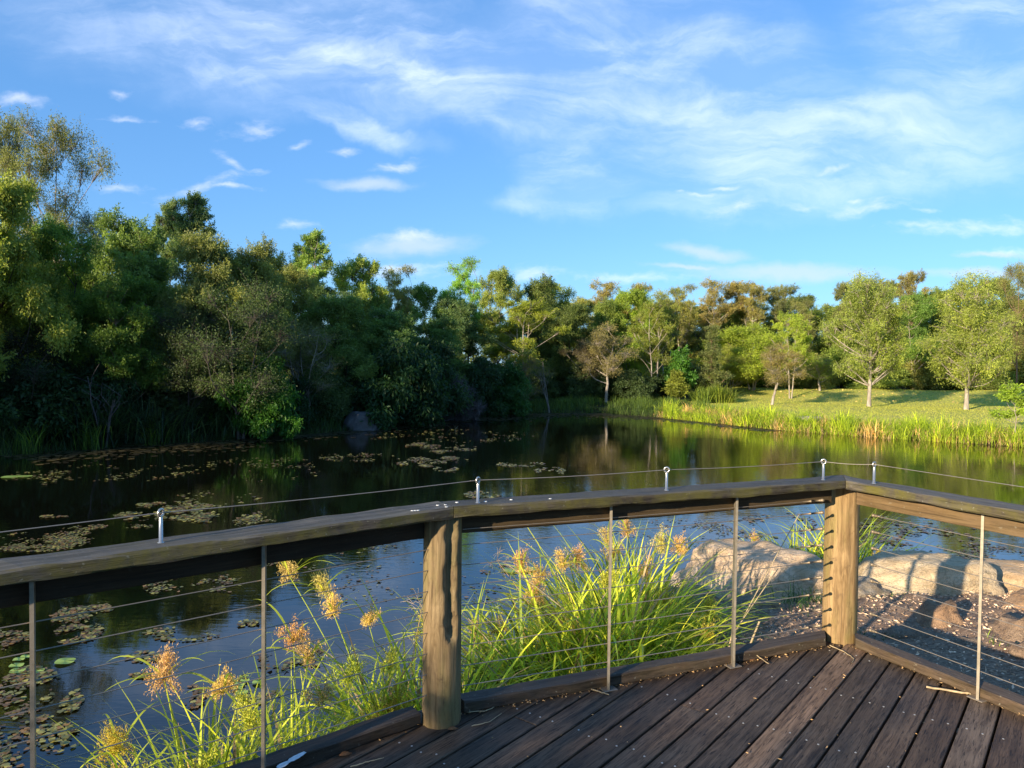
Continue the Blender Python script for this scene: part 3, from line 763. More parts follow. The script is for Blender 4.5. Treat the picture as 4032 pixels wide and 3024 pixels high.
# ------------------------------------------------------------------ floating leaves
f_ = 1597.0
CAMZ = 1.6
pr, rr_ = R(1.5), R(.7)
def px(u, v, z):
    x = (u - 1106) / f_; y = -(v - 829.5) / f_
    c, s = math.cos(rr_), math.sin(rr_); x2 = x * c - y * s; y2 = x * s + y * c
    d = np.array((x2, math.cos(pr) + math.sin(pr) * y2, -math.sin(pr) + math.cos(pr) * y2))
    k = (z - CAMZ) / d[2]; return d[:2] * k
rs = np.random.RandomState(33)
PATCH = [  # u0,u1,v0,v1 in a picture 2212 wide, count, green(0)..brown(1)
    (-60, 195, 1152, 1192, 900, .5), (60, 265, 1135, 1175, 380, .5), (250, 350, 1108, 1125, 120, .45), (340, 560, 1092, 1128, 1000, .4), (300, 500, 1084, 1100, 160, .5), (500, 610, 1115, 1140, 200, .4), (195, 330, 1133, 1142, 90, .7),
    (90, 143, 1113, 1120, 40, .8), (314, 430, 1247, 1289, 110, .6), (431, 540, 1240, 1280, 110, .5), (505, 610, 1207, 1226, 60, .3), (100, 240, 1300, 1328, 260, .5), (70, 220, 1322, 1390, 420, .6), (-50, 75, 1362, 1405, 240, .7),
    (316, 475, 1355, 1385, 90, .3), (495, 556, 1338, 1355, 60, .4), (275, 345, 1408, 1432, 60, .5), (278, 336, 1455, 1466, 40, .4), (0, 140, 1434, 1560, 420, .55), (70, 180, 1565, 1625, 160, .3), (100, 175, 1480, 1540, 90, .3), (-40, 80, 1560, 1659, 140, .5),
    (395, 440, 1480, 1530, 70, .95), (480, 530, 1455, 1475, 40, .9), (560, 640, 1410, 1450, 60, .6), (640, 700, 1400, 1440, 50, .6), (520, 610, 1490, 1520, 60, .3),
    (880, 985, 956, 970, 190, .5), (925, 990, 973, 982, 90, .5), (980, 1030, 962, 974, 90, .5), (884, 1008, 985, 1001, 260, .5), (856, 890, 997, 1005, 50, .5), (905, 945, 997, 1009, 90, .5), (938, 990, 1009, 1019, 70, .4), (690, 870, 978, 997, 130, .5),
    (1005, 1085, 1061, 1078, 150, .4), (1075, 1180, 999, 1009, 120, .4), (1155, 1220, 1009, 1028, 90, .4), (800, 1150, 925, 958, 180, .5), (380, 700, 985, 1040, 90, .4), (100, 420, 1000, 1040, 120, .4), (0, 130, 1015, 1050, 70, .4), (548, 680, 985, 1025, 60, .5), (700, 820, 1110, 1150, 40, .4),
    (600, 1000, 1200, 1300, 100, .6), (1000, 1300, 1240, 1330, 60, .7), (1040, 1110, 1220, 1245, 50, .9), (1300, 1700, 1120, 1165, 160, .7), (1450, 1640, 1130, 1190, 160, .7), (1850, 2212, 1090, 1180, 380, .85), (2050, 2230, 1170, 1270, 320, .9), (1900, 2120, 1140, 1215, 160, .7), (1600, 1760, 1100, 1160, 90, .8),
    (600, 850, 1160, 1200, 50, .6), (380, 560, 1060, 1090, 50, .4)]
Vs, Cs, ks = [], [], []
for (u0, u1, v0, v1, cnt, br) in PATCH:
    c = px((u0 + u1) / 2, (v0 + v1) / 2, WZ); A = px(u0, (v0 + v1) / 2, WZ); B = px((u0 + u1) / 2, v1, WZ)
    ex = c - A; ey = c - B
    dist = np.linalg.norm(c)
    m = int(cnt * 1.25)
    a = rs.uniform(0, 2 * PI, m * 3); r = np.sqrt(rs.rand(m * 3))
    P = c + (np.cos(a) * r)[:, None] * ex * 1.05 + (np.sin(a) * r)[:, None] * ey * 1.05
    # break up with noise
    val = np.array([mnoise.noise(Vector((p[0] * 1.6, p[1] * 1.0, 3.3))) + .5 * mnoise.noise(Vector((p[0] * 5, p[1] * 4, 1.3))) for p in P])
    P = P[np.argsort(-val + rs.normal(size=len(P)) * .12)[:m]]
    Cs.append(P); ks.append((np.full(len(P), br), np.full(len(P), dist)))
P = np.concatenate(Cs); br = np.concatenate([k[0] for k in ks]); dist = np.concatenate([k[1] for k in ks])
keep = sdist(P[:, 0], P[:, 1]) < -.05; P, br, dist = P[keep], br[keep], dist[keep]
def pads(P, rad, nseg, z, rs, tilt=.02):
    n = len(P); a = np.arange(nseg) * 2 * PI / nseg
    ph = rs.uniform(0, 2 * PI, n); el = rs.uniform(.45, 1, n)
    x = rad[:, None] * np.cos(a)[None]; y = (rad * el)[:, None] * np.sin(a)[None]
    x = x * rs.uniform(.8, 1.15, (n, nseg)); y = y * rs.uniform(.8, 1.15, (n, nseg))
    X = x * np.cos(ph)[:, None] - y * np.sin(ph)[:, None]; Y = x * np.sin(ph)[:, None] + y * np.cos(ph)[:, None]
    tx, ty = rs.normal(size=(2, n)) * tilt
    Z = z + rs.uniform(.003, .010, n)[:, None] + np.abs(X * tx[:, None] + Y * ty[:, None])
    V = np.stack([P[:, :1] + X, P[:, 1:2] + Y, Z], -1).reshape(-1, 3)
    return V, np.arange(n * nseg).reshape(n, nseg)
rad = rs.uniform(.010, .034, len(P)) * np.where(dist > 14, 1.7, 1.) * np.where(dist > 25, 1.25, 1.)
V, F = pads(P, rad, 6, WZ, rs, .25)
isb = rs.rand(len(P)) < br * .8
for nm, sel, colr, lab in (('floating_leaves', ~isb, (.27, .26, .08), 'yellow green pond leaves floating in drifts'), ('brown_floating_leaves', isb, (.20, .125, .06), 'brown rotting leaves floating in drifts')):
    idx = np.where(sel)[0]; vv = V.reshape(len(P), 6, 3)[idx].reshape(-1, 3)
    tag(link(nm, mesh_np(nm, vv, np.arange(len(idx) * 6).reshape(-1, 6), [M_pad], rs.rand(len(idx))), color=colr), lab, kind='stuff')
# scum band along far shore
P = []
for i in range(0, 9):
    a, b = POND[i], POND[i + 1]; n = int(np.linalg.norm(b - a) * 130); t = rs.rand(n)[:, None]
    nrm = unit(np.array(((b - a)[1], -(b - a)[0])))
    P.append(a + (b - a) * t + nrm * (np.abs(rs.normal(size=n)) * (1.3 if i in (5, 6, 7, 0, 1) else .7))[:, None])
P = np.concatenate(P); P = P[sdist(P[:, 0], P[:, 1]) < 0.1]
V, F = pads(P, rs.uniform(.05, .13, len(P)), 6, WZ, rs, .05)
tag(link('pond_scum', mesh_np('pond_scum', V, F, [M_pad], rs.rand(len(P))), color=(.075, .062, .03)), 'brown scum and duckweed floating along the far shore', kind='stuff')
# round lily pads
def lily(u, v, r, label):
    r *= .72; p = px(u, v, WZ); n = 22; V = [(0, 0, .002)]; 
    a0 = hash_ = (u * 7 + v) % 6.28
    for i in range(n + 1):
        a = a0 + .12 + (2 * PI - .24) * i / n; V.append((r * math.cos(a), r * math.sin(a) * .95, .004 + .004 * math.sin(3 * a)))
    F = [(0, i, i + 1, i + 1) for i in range(1, n + 1)]
    me = bpy.data.meshes.new('lily_pad'); me.from_pydata(V, [], [f[:3] for f in F]); me.materials.append(M_pad)
    at = me.attributes.new('v', 'FLOAT', 'FACE'); at.data.foreach_set('value', np.full(n, .7, np.float32))
    tag(link('lily_pad', me, (p[0], p[1], WZ + .012), color=(.26, .38, .09)), label, 'lily pad', 'round green lily pads on the pond')
for u, v, r, l in ((141, 1431, .12, 'largest lone lily pad at the left, apart from the cluster'), (36, 1440, .085, 'lily pad in the left cluster, lower left'), (41, 1427, .07, 'lily pad in the left cluster, middle left'),
                   (56, 1421, .065, 'topmost lily pad of the left cluster'), (38, 1452, .09, 'lowest left lily pad of the cluster beside the post'), (80, 1452, .085, 'lily pad right of the leftmost baluster, lowest'),
                   (527, 1464, .055, 'topmost lily pad of the group behind the sedge heads'), (529, 1473, .055, 'second lily pad from the top behind the sedge heads'), (518, 1481, .065, 'middle lily pad of the group behind the sedge heads'),
                   (514, 1489, .06, 'fourth lily pad down behind the sedge heads'), (522, 1499, .075, 'lowest lily pad of the group behind the sedge heads'), (558, 1476, .07, 'lily pad touching the steel baluster beside the sedge heads'),
                   (1105, 1234, .16, 'wide pale lily pad left of the tall sedges'), (1137, 1231, .19, 'widest pale lily pad touching the tall sedges'), (716, 1325, .08, 'small lily pad left of the split post'),
                   (25, 1031, .3, 'bright lily pad near the far left shore'), (52, 1030, .25, 'second bright lily pad near the far left shore')):
    lily(u, v, r, l)

# ------------------------------------------------------------------ sedges in the foreground
def sedge_leaf_mesh(seed, n, L0, spread):
    rs = np.random.RandomState(seed)
    P = np.c_[rs.normal(size=(n, 2)) * spread, rs.uniform(0, .05, n)]
    az = rs.uniform(0, 2 * PI, n); e0 = R(1) * rs.uniform(62, 88, n); bend = R(1) * rs.uniform(35, 135, n)
    L = L0 * rs.uniform(.55, 1.15, n)
    V, F, C = strips(P, az, e0, bend, L, rs.uniform(.014, .030, n), 9, rs)
    fv = np.repeat(rs.rand(n), 9)
    return mesh_np('leaf_tuft', V, F, [M_blade], fv)
def bract_mesh(seed, n=7):
    rs = np.random.RandomState(seed)
    az = np.arange(n) * 2 * PI / n + rs.normal(size=n) * .4
    V, F, C = strips(np.zeros((n, 3)), az, R(1) * rs.uniform(25, 70, n), R(1) * rs.uniform(60, 120, n), rs.uniform(.16, .42, n), rs.uniform(.009, .015, n), 8, rs)
    return mesh_np('bract', V, F, [M_blade], np.repeat(rs.uniform(.3, 1, n), 8))
def head_mesh(seed, rays=16, size=1., dead=False):
    rs = np.random.RandomState(seed); mb = MB()
    for i in range(rays):
        az = rs.uniform(0, 2 * PI); e = R(rs.uniform(15, 88)); L = rs.uniform(.05, .15) * size
        d = np.array((math.cos(e) * math.cos(az), math.cos(e) * math.sin(az), math.sin(e)))
        t = np.linspace(0, 1, 5)[:, None]; P = d * t * L; P[:, 2] -= .03 * t[:, 0] ** 2
        V, F = tube(P, .0011, 3); mb.add(V, F, .1)
        if dead:
            for j in range(4):
                d2 = d + rs.normal(size=3) * .5; V, F = tube([P[-1], P[-1] + d2 * .03, P[-1] + d2 * .05 + (0, 0, -.02)], .0010, 3); mb.add(V, F, .3)
            continue
        for j in range(rs.randint(2, 5)):      # secondary sprays
            c = P[-1] * rs.uniform(.6, 1.05) + rs.normal(size=3) * .012
            m = 22
            Q = c + rs.normal(size=(m, 3)) * .014 * size
            D = rs.normal(size=(m, 3)) + d * .6; D /= np.linalg.norm(D, axis=1)[:, None]
            V, F = leaves(Q, D, rs.uniform(.010, .020, m), rs.uniform(.003, .005, m), rs); mb.add(V, F, rs.rand(m))
    return mb.mesh('flower_head', [M_flower])
HEADS = [head_mesh(s, 15 + s % 3 * 3, .85 + .12 * (s % 3)) for s in range(5)]
DEADH = [head_mesh(40 + s, 10, .9, True) for s in range(2)]
BRACT = [bract_mesh(s, 6 + s % 3) for s in range(4)]
TUFT = [sedge_leaf_mesh(60 + s, 185, 1.35, .13) for s in range(4)]
TUFTL = [sedge_leaf_mesh(70 + s, 150, .95, .19) for s in range(2)]
DTUFT = [sedge_leaf_mesh(80 + s, 60, 1.1, .14) for s in range(2)]
G1 = (.36, .46, .045); G2 = (.24, .36, .04); G3 = (.46, .53, .06); GOLD = (.76, .50, .16); TAN = (.46, .34, .20)
def stem_mesh(h, lean, az, r=.0032, bend=.15):
    n = 9; t = np.linspace(0, 1, n)
    q = lean * t + bend * t ** 2
    P = np.c_[np.cos(az) * h * (q), np.sin(az) * h * q, h * t * (1 - .12 * t * (lean + bend))]
    V, F = tube(P, np.linspace(r, r * .7, n), 5)
    return mesh_np('stem', V, F, [M_blade], np.full(len(F), .6), True), P[-1]
SG = 'golden headed sedges at the pond edge'
def sedge(label, x, y, z, rz, sc, stems, seed, tuft=None, green=G1, dtuft=True, lowtuft=True):
    t = thing('sedge_plant', label, 'sedge', (x, y, z), 0, SG)
    rs = np.random.RandomState(seed)
    link('leaf_tuft', tuft or TUFT[seed % 4], (0, 0, 0), (0, 0, rz), t, green, (sc, sc, sc))
    if lowtuft: link('leaf_tuft', TUFTL[seed % 2], (0, 0, 0), (0, 0, rz + 2), t, G2, (sc, sc, sc * .9))
    if dtuft: link('dry_leaf_tuft', DTUFT[seed % 2], (0, 0, 0), (0, 0, rz + 1), t, TAN, (sc, sc, sc))
    hk = .84 if seed <= 4 else .97 if seed <= 6 else .78 if seed <= 16 else .68 if seed < 20 else .8
    for (h, lean, az, kind) in stems:
        h *= hk
        me, tip = stem_mesh(h, lean, az)
        ang = math.atan(lean + .3)
        if 7 <= seed <= 16 and kind == 'g' and rs.rand() < .25: continue
        s = link('stem', me, (rs.normal() * .04, rs.normal() * .04, 0), parent=t, color=G3 if kind != 'd' else TAN)
        if kind == 'd':
            link('flower_head', DEADH[rs.randint(2)], tuple(tip), (ang * math.sin(-az) * .8, ang * math.cos(az) * .8, rs.uniform(0, 6)), s, (.62, .50, .36)); continue
        hs = rs.uniform(.8, 1.15)
        link('flower_head', HEADS[rs.randint(5)], tuple(tip), (-ang * math.sin(az) * .7, ang * math.cos(az) * .7, rs.uniform(0, 6)), s,
             tuple(c * rs.uniform(.85, 1.15) for c in (GOLD if kind == 'g' else (.60, .52, .08))), (hs * .82, hs * .82, hs * 1.3))
        link('bracts', BRACT[rs.randint(4)], tuple(tip), (0, 0, rs.uniform(0, 6)), s, G3)
L_, Rr = PI, 0.
# cluster 1, lower left
sedge('sedge at the bottom edge of the picture, leftmost of its kind', -1.42, 2.95, -1.0, .3, .62, [(.98, .25, 2.6, 'g'), (.9, .1, 2.0, 'y'), (.8, .4, 3.4, 'y')], 1)
sedge('sedge with a tall pointed golden head left of the steel baluster', -1.40, 3.32, -.98, 1.3, .82, [(1.32, .06, 2.6, 'g'), (1.24, .02, 1.4, 'g'), (1.02, .22, 3.3, 'y')], 2, green=G3)
sedge('sedge whose golden heads stand right behind the steel baluster', -1.08, 3.52, -.98, 2.3, .82, [(1.40, .03, 2.0, 'g'), (1.30, .05, 1.2, 'g'), (1.12, .1, .6, 'g'), (1.0, .05, 2.7, 'y')], 3, green=G3)
sedge('small sedge with one head between the steel baluster and the split post', -.78, 3.68, -1.08, 3.3, .72, [(1.22, .0, 2.0, 'y'), (1.0, .1, .5, 'y')], 4, lowtuft=False)
sedge('leafy sedge at the bottom edge right of the leftmost one', -1.22, 2.98, -.95, 2.0, .82, [(.9, .3, 2.2, 'y')], 20, green=G3, dtuft=False)
sedge('leafy arching sedge between the bottom edge and the steel baluster', -1.12, 3.2, -.95, 4.0, .84, [], 21, green=G1)
sedge('low leafy sedge along the left kerb before the split post', -.86, 3.42, -1.02, 5.0, .62, [], 22, green=G3)
sedge('small leafy sedge at the kerb near the split post foot', -.50, 3.72, -1.0, 1.0, .72, [(1.0, .1, 2.2, 'y')], 23, green=G1)
# cluster 2, left of the split post
sedge('sedge leaning left with big orange heads beside the split post', -.62, 4.10, -1.0, 4.3, .98, [(1.50, .30, 3.0, 'g'), (1.36, .20, 2.9, 'g'), (1.28, .12, 3.0, 'g'), (1.15, .10, 2.6, 'g'), (1.22, .02, 1, 'd')], 5)
sedge('leafy green sedge just behind the split post', -.30, 4.2, -1.0, 5.3, .92, [(1.05, .1, 2.2, 'y'), (.95, .3, 3.4, 'y')], 6)
# cluster 3, the big clump
sedge('sedge right of the split post with heads leaning left over the water', .25, 4.75, -1.0, .8, 1.05, [(1.22, .45, 3.1, 'g'), (1.1, .6, 3.0, 'd'), (1.1, .25, 2.8, 'g'), (1.0, .1, 2.2, 'y')], 7)
sedge('sedge of the big clump with a white dead spray leaning far left', .62, 5.15, -.98, 1.8, 1.1, [(1.62, .42, 3.05, 'd'), (1.52, .28, 3.0, 'g'), (1.42, .20, 2.9, 'g'), (1.50, .10, 2.4, 'g'), (1.25, .3, 3.0, 'g')], 8, green=G3)
sedge('tall sedge at the middle of the big clump left of its baluster', .85, 5.35, -.95, 2.8, 1.05, [(1.62, .08, 2.2, 'g'), (1.68, .03, 1.2, 'g'), (1.45, .15, 3.0, 'g'), (1.30, .1, 1, 'g')], 9, green=G3)
sedge('tall sedge right of the baluster in the big clump', 1.0, 5.55, -.95, 3.8, .95, [(1.52, .02, .6, 'g'), (1.5, .06, .3, 'g'), (1.35, .1, 2.2, 'g'), (1.45, .30, .25, 'd'), (1.3, .02, 1.2, 'd')], 10)
sedge('sedge before the pale rock with yellow heads, right end of the big clump', 1.08, 5.05, -.85, 4.8, .72, [(.95, .2, .3, 'y'), (1.0, .05, 1.4, 'y'), (.9, .3, 5.8, 'y')], 11)
sedge('low leafy sedge hanging over the kerb beside the second baluster', .82, 4.70, -.85, 5.8, .78, [(.8, .1, 4.5, 'y')], 12, green=G3)
sedge('low leafy sedge behind the kerb right of the split post', .40, 4.38, -.9, .2, .78, [(.8, .2, 4.8, 'y')], 13)
sedge('low sedge at the kerb near the middle of the middle railing', .60, 4.55, -.88, 1.2, .78, [(.75, .1, 4.8, 'y')], 14)
sedge('short sedge at the right end of the middle kerb with drooping blades', 1.22, 4.75, -.72, 2.2, .45, [], 15, green=G3, dtuft=True)
sedge('sedge at the back left of the big clump near the lily pads', .10, 5.25, -1.1, 2.9, .9, [(1.15, .15, 2.4, 'g'), (1.0, .25, 3.0, 'g')], 16)
sedge('leafy sedge filling the heart of the big clump behind the kerb', .72, 4.95, -.85, 3.1, 1.05, [(1.2, .08, 2.0, 'y')], 24, green=G3)
sedge('leafy sedge behind the tall ones, centre of the big clump', .85, 5.65, -1.0, .6, 1.1, [(1.5, .1, 1.8, 'g')], 25, green=G1)
# cluster 4, behind the corner post
sedge('sedge with an orange head at the water edge behind the corner post', 3.02, 7.75, -1.1, .8, .95, [(1.35, .35, 3.0, 'g'), (1.2, .2, 2.8, 'y'), (1.1, .1, 2.0, 'y')], 17, green=G3)
sedge('green sedge directly behind the corner post', 3.45, 7.6, -1.05, 1.8, .95, [(1.1, .1, 1.5, 'y'), (1.15, .1, 2.5, 'y')], 18)
sedge('dark green sedge just right of the corner post', 3.72, 7.62, -1.08, 2.8, .88, [(1.0, .1, .5, 'y')], 19, green=G2)
# straw stalks leaning across the big clump
def stalk(label, a, b, r=.0045):
    t = np.linspace(0, 1, 8)[:, None]; P = np.array(a) * (1 - t) + np.array(b) * t; P[:, 2] -= .04 * t[:, 0] ** 2
    V, F = tube(P, np.linspace(r, r * .7, 8), 5)
    tag(link('dry_stalk', mesh_np('dry_stalk', V, F, [M_twig], smooth=True)), label, 'stalk', 'dry stalks in the sedges')
stalk('long straw stalk leaning right in the big sedge clump, crossing the rail', (1.35, 5.0, -.6), (2.1, 5.35, .58))
stalk('straw stalk slanting up right beside the longest one', (1.3, 4.9, -.5), (1.9, 5.2, .22))
stalk('thick straw stalk leaning left, lower edge of the big clump', (1.05, 4.75, -.55), (.0, 4.6, .38))
stalk('straw stalk leaning left above the water near the split post', (.4, 4.5, -.7), (-.25, 4.5, .08))
stalk('second thin straw stalk leaning left beside the split post', (.35, 4.35, -.7), (-.2, 4.3, -.05))
stalk('broken reddish stalk standing behind the kerb right of the second baluster', (1.38, 4.5, -.4), (1.52, 4.45, .10), .008)
stalk('pale broken stalk beside the reddish one', (1.32, 4.55, -.4), (1.37, 4.5, .0), .007)
stalk('straw stalk before the pale rock', (1.55, 5.5, -.5), (2.05, 5.8, .0), .006)
# grass weeds on the near ground
def tuft_obj(name, label, x, y, z, n, L, sp, seed, col, w=(.004, .008), cat='grass tuft', group=None, e=(50, 88), kind=None, segs=5):
    rs = np.random.RandomState(seed); P = np.c_[rs.normal(size=(n, 2)) * sp, np.zeros(n)]
    V, F, C = strips(P, rs.uniform(0, 2 * PI, n), R(1) * rs.uniform(e[0], e[1], n), R(1) * rs.uniform(20, 100, n), L * rs.uniform(.5, 1.1, n), rs.uniform(w[0], w[1], n), segs, rs)
    return tag(link(name, mesh_np(name, V, F, [M_blade], np.repeat(rs.rand(n), segs)), (x, y, z), color=col), label, cat, group, kind)
tuft_obj('grass_tuft', 'small green weeds at the foot of the rounded pale rock', 3.3, 6.45, -.46, 160, .12, .16, 1, (.09, .17, .03))
tuft_obj('grass_tuft', 'green weeds under the shaded end of the big pale rock', 2.55, 6.35, -.46, 260, .20, .20, 2, (.07, .15, .03))
tuft_obj('grass_tuft', 'tiny bright weed on the wood chips beside the pointed stump', 3.55, 5.35, -.45, 40, .14, .05, 3, (.2, .32, .05))
tuft_obj('grass_tuft', 'dark little weed on the wood chips near the corner post', 2.75, 5.5, -.45, 60, .10, .09, 4, (.05, .10, .03))

# ------------------------------------------------------------------ tree generator
def tree(seed, H, cr, zb, zt, nl, lr, nclump, nleaf, L, W, tr=.14, stems=1, shape='round', droop=.2, twigs=True, sz=.75, spreadleaf=.24, wob=.25, rise=1.0, limb=1., flat=.85):
    """returns (wood mesh, leaf mesh) of a tree H tall with crown from zb to zt and crown radius cr"""
    rs = np.random.RandomState(seed)
    wood = MB(); lf = MB()
    ztop = zt
    def prof(z):
        t = (z - zb) / (zt - zb)
        if shape == 'umbrella': return max(.15, math.sin(min(1, t * .75 + .25) * PI) ** .5 * (.3 + .7 * t))
        if shape == 'cone': return max(.08, (1 - t) * .95 + .05) * min(1, t * 5 + .35)
        if shape == 'column': return max(.25, (1 - (2 * t - 1) ** 4)) ** .5
        if shape == 'egg': return math.sqrt(max(.03, 1 - ((t - .36) / (.66 if t > .36 else .5)) ** 2))
        if shape == 'dome': return math.sqrt(max(.05, 1 - t ** 2.4))
        return math.sqrt(max(.06, 1 - (2 * t - .9) ** 2 / 1.25))
    ph = rs.uniform(0, 6, 6)
    def env(a, z): return 1 + .22 * math.sin(2 * a + ph[0] + z * 1.3) + .16 * math.sin(3 * a + ph[1] - z * 2.1) + .12 * math.sin(z * 4.5 + ph[2])
    lobes = []
    tries = 0
    while len(lobes) < nl and tries < 4000:
        tries += 1
        z = rs.uniform(zb + lr * .4, zt - lr * .45); a = rs.uniform(0, 2 * PI); p = prof(z)
        r = cr * p * env(a, z) * math.sqrt(rs.uniform(.0, 1)); r = max(0, r - lr * .35)
        c = np.array((r * math.cos(a), r * math.sin(a), z))
        if all(np.linalg.norm((c - q[0]) * (1, 1, 1.15)) > lr * (.95 - tries / 4500) for q in lobes):
            lobes.append((c, lr * rs.uniform(.7, 1.2)))
    # stems
    st_ = []
    for s in range(stems):
        a = 2 * PI * s / stems + rs.uniform(0, 1); out = 0 if stems == 1 else cr * rs.uniform(.25, .5)
        n = 10; t = np.linspace(0, 1, n); hh = zt * rs.uniform(.82, .93)
        b0 = np.array((math.cos(a), math.sin(a))) * (0 if stems == 1 else tr * 1.2)
        wx = np.cumsum(rs.normal(size=n)) * wob * .3 * t; wy = np.cumsum(rs.normal(size=n)) * wob * .3 * t
        P = np.c_[b0[0] + math.cos(a) * out * t ** 1.3 + wx, b0[1] + math.sin(a) * out * t ** 1.3 + wy, -.25 + (hh + .25) * t]
        rad = tr * (1 - t * .85) * (1 if stems == 1 else .75); rad[0] *= 1.3
        V, F = tube(P, rad, 8); wood.add(V, F); st_.append((P, rad))
    for c, r in lobes:
        best = None
        for P, rad in st_:
            dxy = np.linalg.norm(P[:, :2] - c[:2], axis=1)
            za = c[2] - dxy * .9 * rise - r * .2
            sc_ = abs(P[:, 2] - np.maximum(za, zb * .55 + .2)) + dxy * .3
            i = int(np.argmin(sc_)); 
            if best is None or sc_[i] < best[0]: best = (sc_[i], P[i], rad[i])
        a0 = best[1]; t = np.linspace(0, 1, 6)[:, None]
        m = (a0 + c) / 2 + np.array((0, 0, -.12 * np.linalg.norm(c - a0))) + rs.normal(size=3) * .12 * np.linalg.norm(c - a0)
        Q = a0 * (1 - t) ** 2 + 2 * m * t * (1 - t) + c * t ** 2
        r0 = min(best[2] * .65, (.02 + .022 * np.linalg.norm(c - a0)) * limb); V, F = tube(Q, np.linspace(max(r0, .016), .010, 6), 5); wood.add(V, F)
        vl = rs.rand()
        for k in range(5 if nleaf >= 14 and twigs else 0):      # loose sprays that break the outline
            d = rs.normal(size=3); d[2] = abs(d[2]) * .8 + .1; d /= np.linalg.norm(d); e_ = c + d * r * rs.uniform(1.2, 1.75); e_[2] -= droop * r * .4
            V, F = tube([c, (c + e_) / 2 + rs.normal(size=3) * r * .1, e_], [.012, .008, .004], 3); wood.add(V, F)
            m_ = int(nleaf * .9); tt = rs.uniform(.45, 1.02, m_)[:, None]
            X = c + (e_ - c) * tt + rs.normal(size=(m_, 3)) * r * .10
            D = rs.normal(size=(m_, 3)) * .8 + d * .8; D[:, 2] -= droop; D /= np.linalg.norm(D, axis=1)[:, None]
            V, F = leaves(X, D, L * rs.uniform(.7, 1.2, m_), W * rs.uniform(.7, 1.2, m_), rs)
            lf.add(V, F, np.clip(.4 * vl + .35 + .25 * rs.rand(m_), 0, 1))
        for k in range(nclump):
            d = rs.normal(size=3); d /= np.linalg.norm(d); d[2] = d[2] * sz + .12
            cc = c + d * r * rs.uniform(.45, 1.05)
            if twigs:
                mid = (c + cc) / 2 + rs.normal(size=3) * r * .12
                s0 = c if rs.rand() < .5 else Q[4]
                V, F = tube([s0, mid, cc], [.012, .009, .005], 3); wood.add(V, F)
            m_ = max(3, int(nleaf * 1.6 * rs.uniform(.6, 1.4)))
            if nleaf == 0: continue
            X = cc + rs.normal(size=(m_, 3)) * r * (spreadleaf - .02) * (1, 1, flat)
            D = rs.normal(size=(m_, 3)) + d * .7; D[:, 2] -= droop * 2; D /= np.linalg.norm(D, axis=1)[:, None]
            V, F = leaves(X, D, L * rs.uniform(.7, 1.25, m_), W * rs.uniform(.7, 1.2, m_), rs)
            lf.add(V, F, np.clip(.35 * vl + .3 * rs.rand() + .35 * rs.rand(m_), 0, 1))
    return wood.mesh('trunk', [M_bark], True), (lf.mesh('crown', [M_leaf]) if nleaf else None)

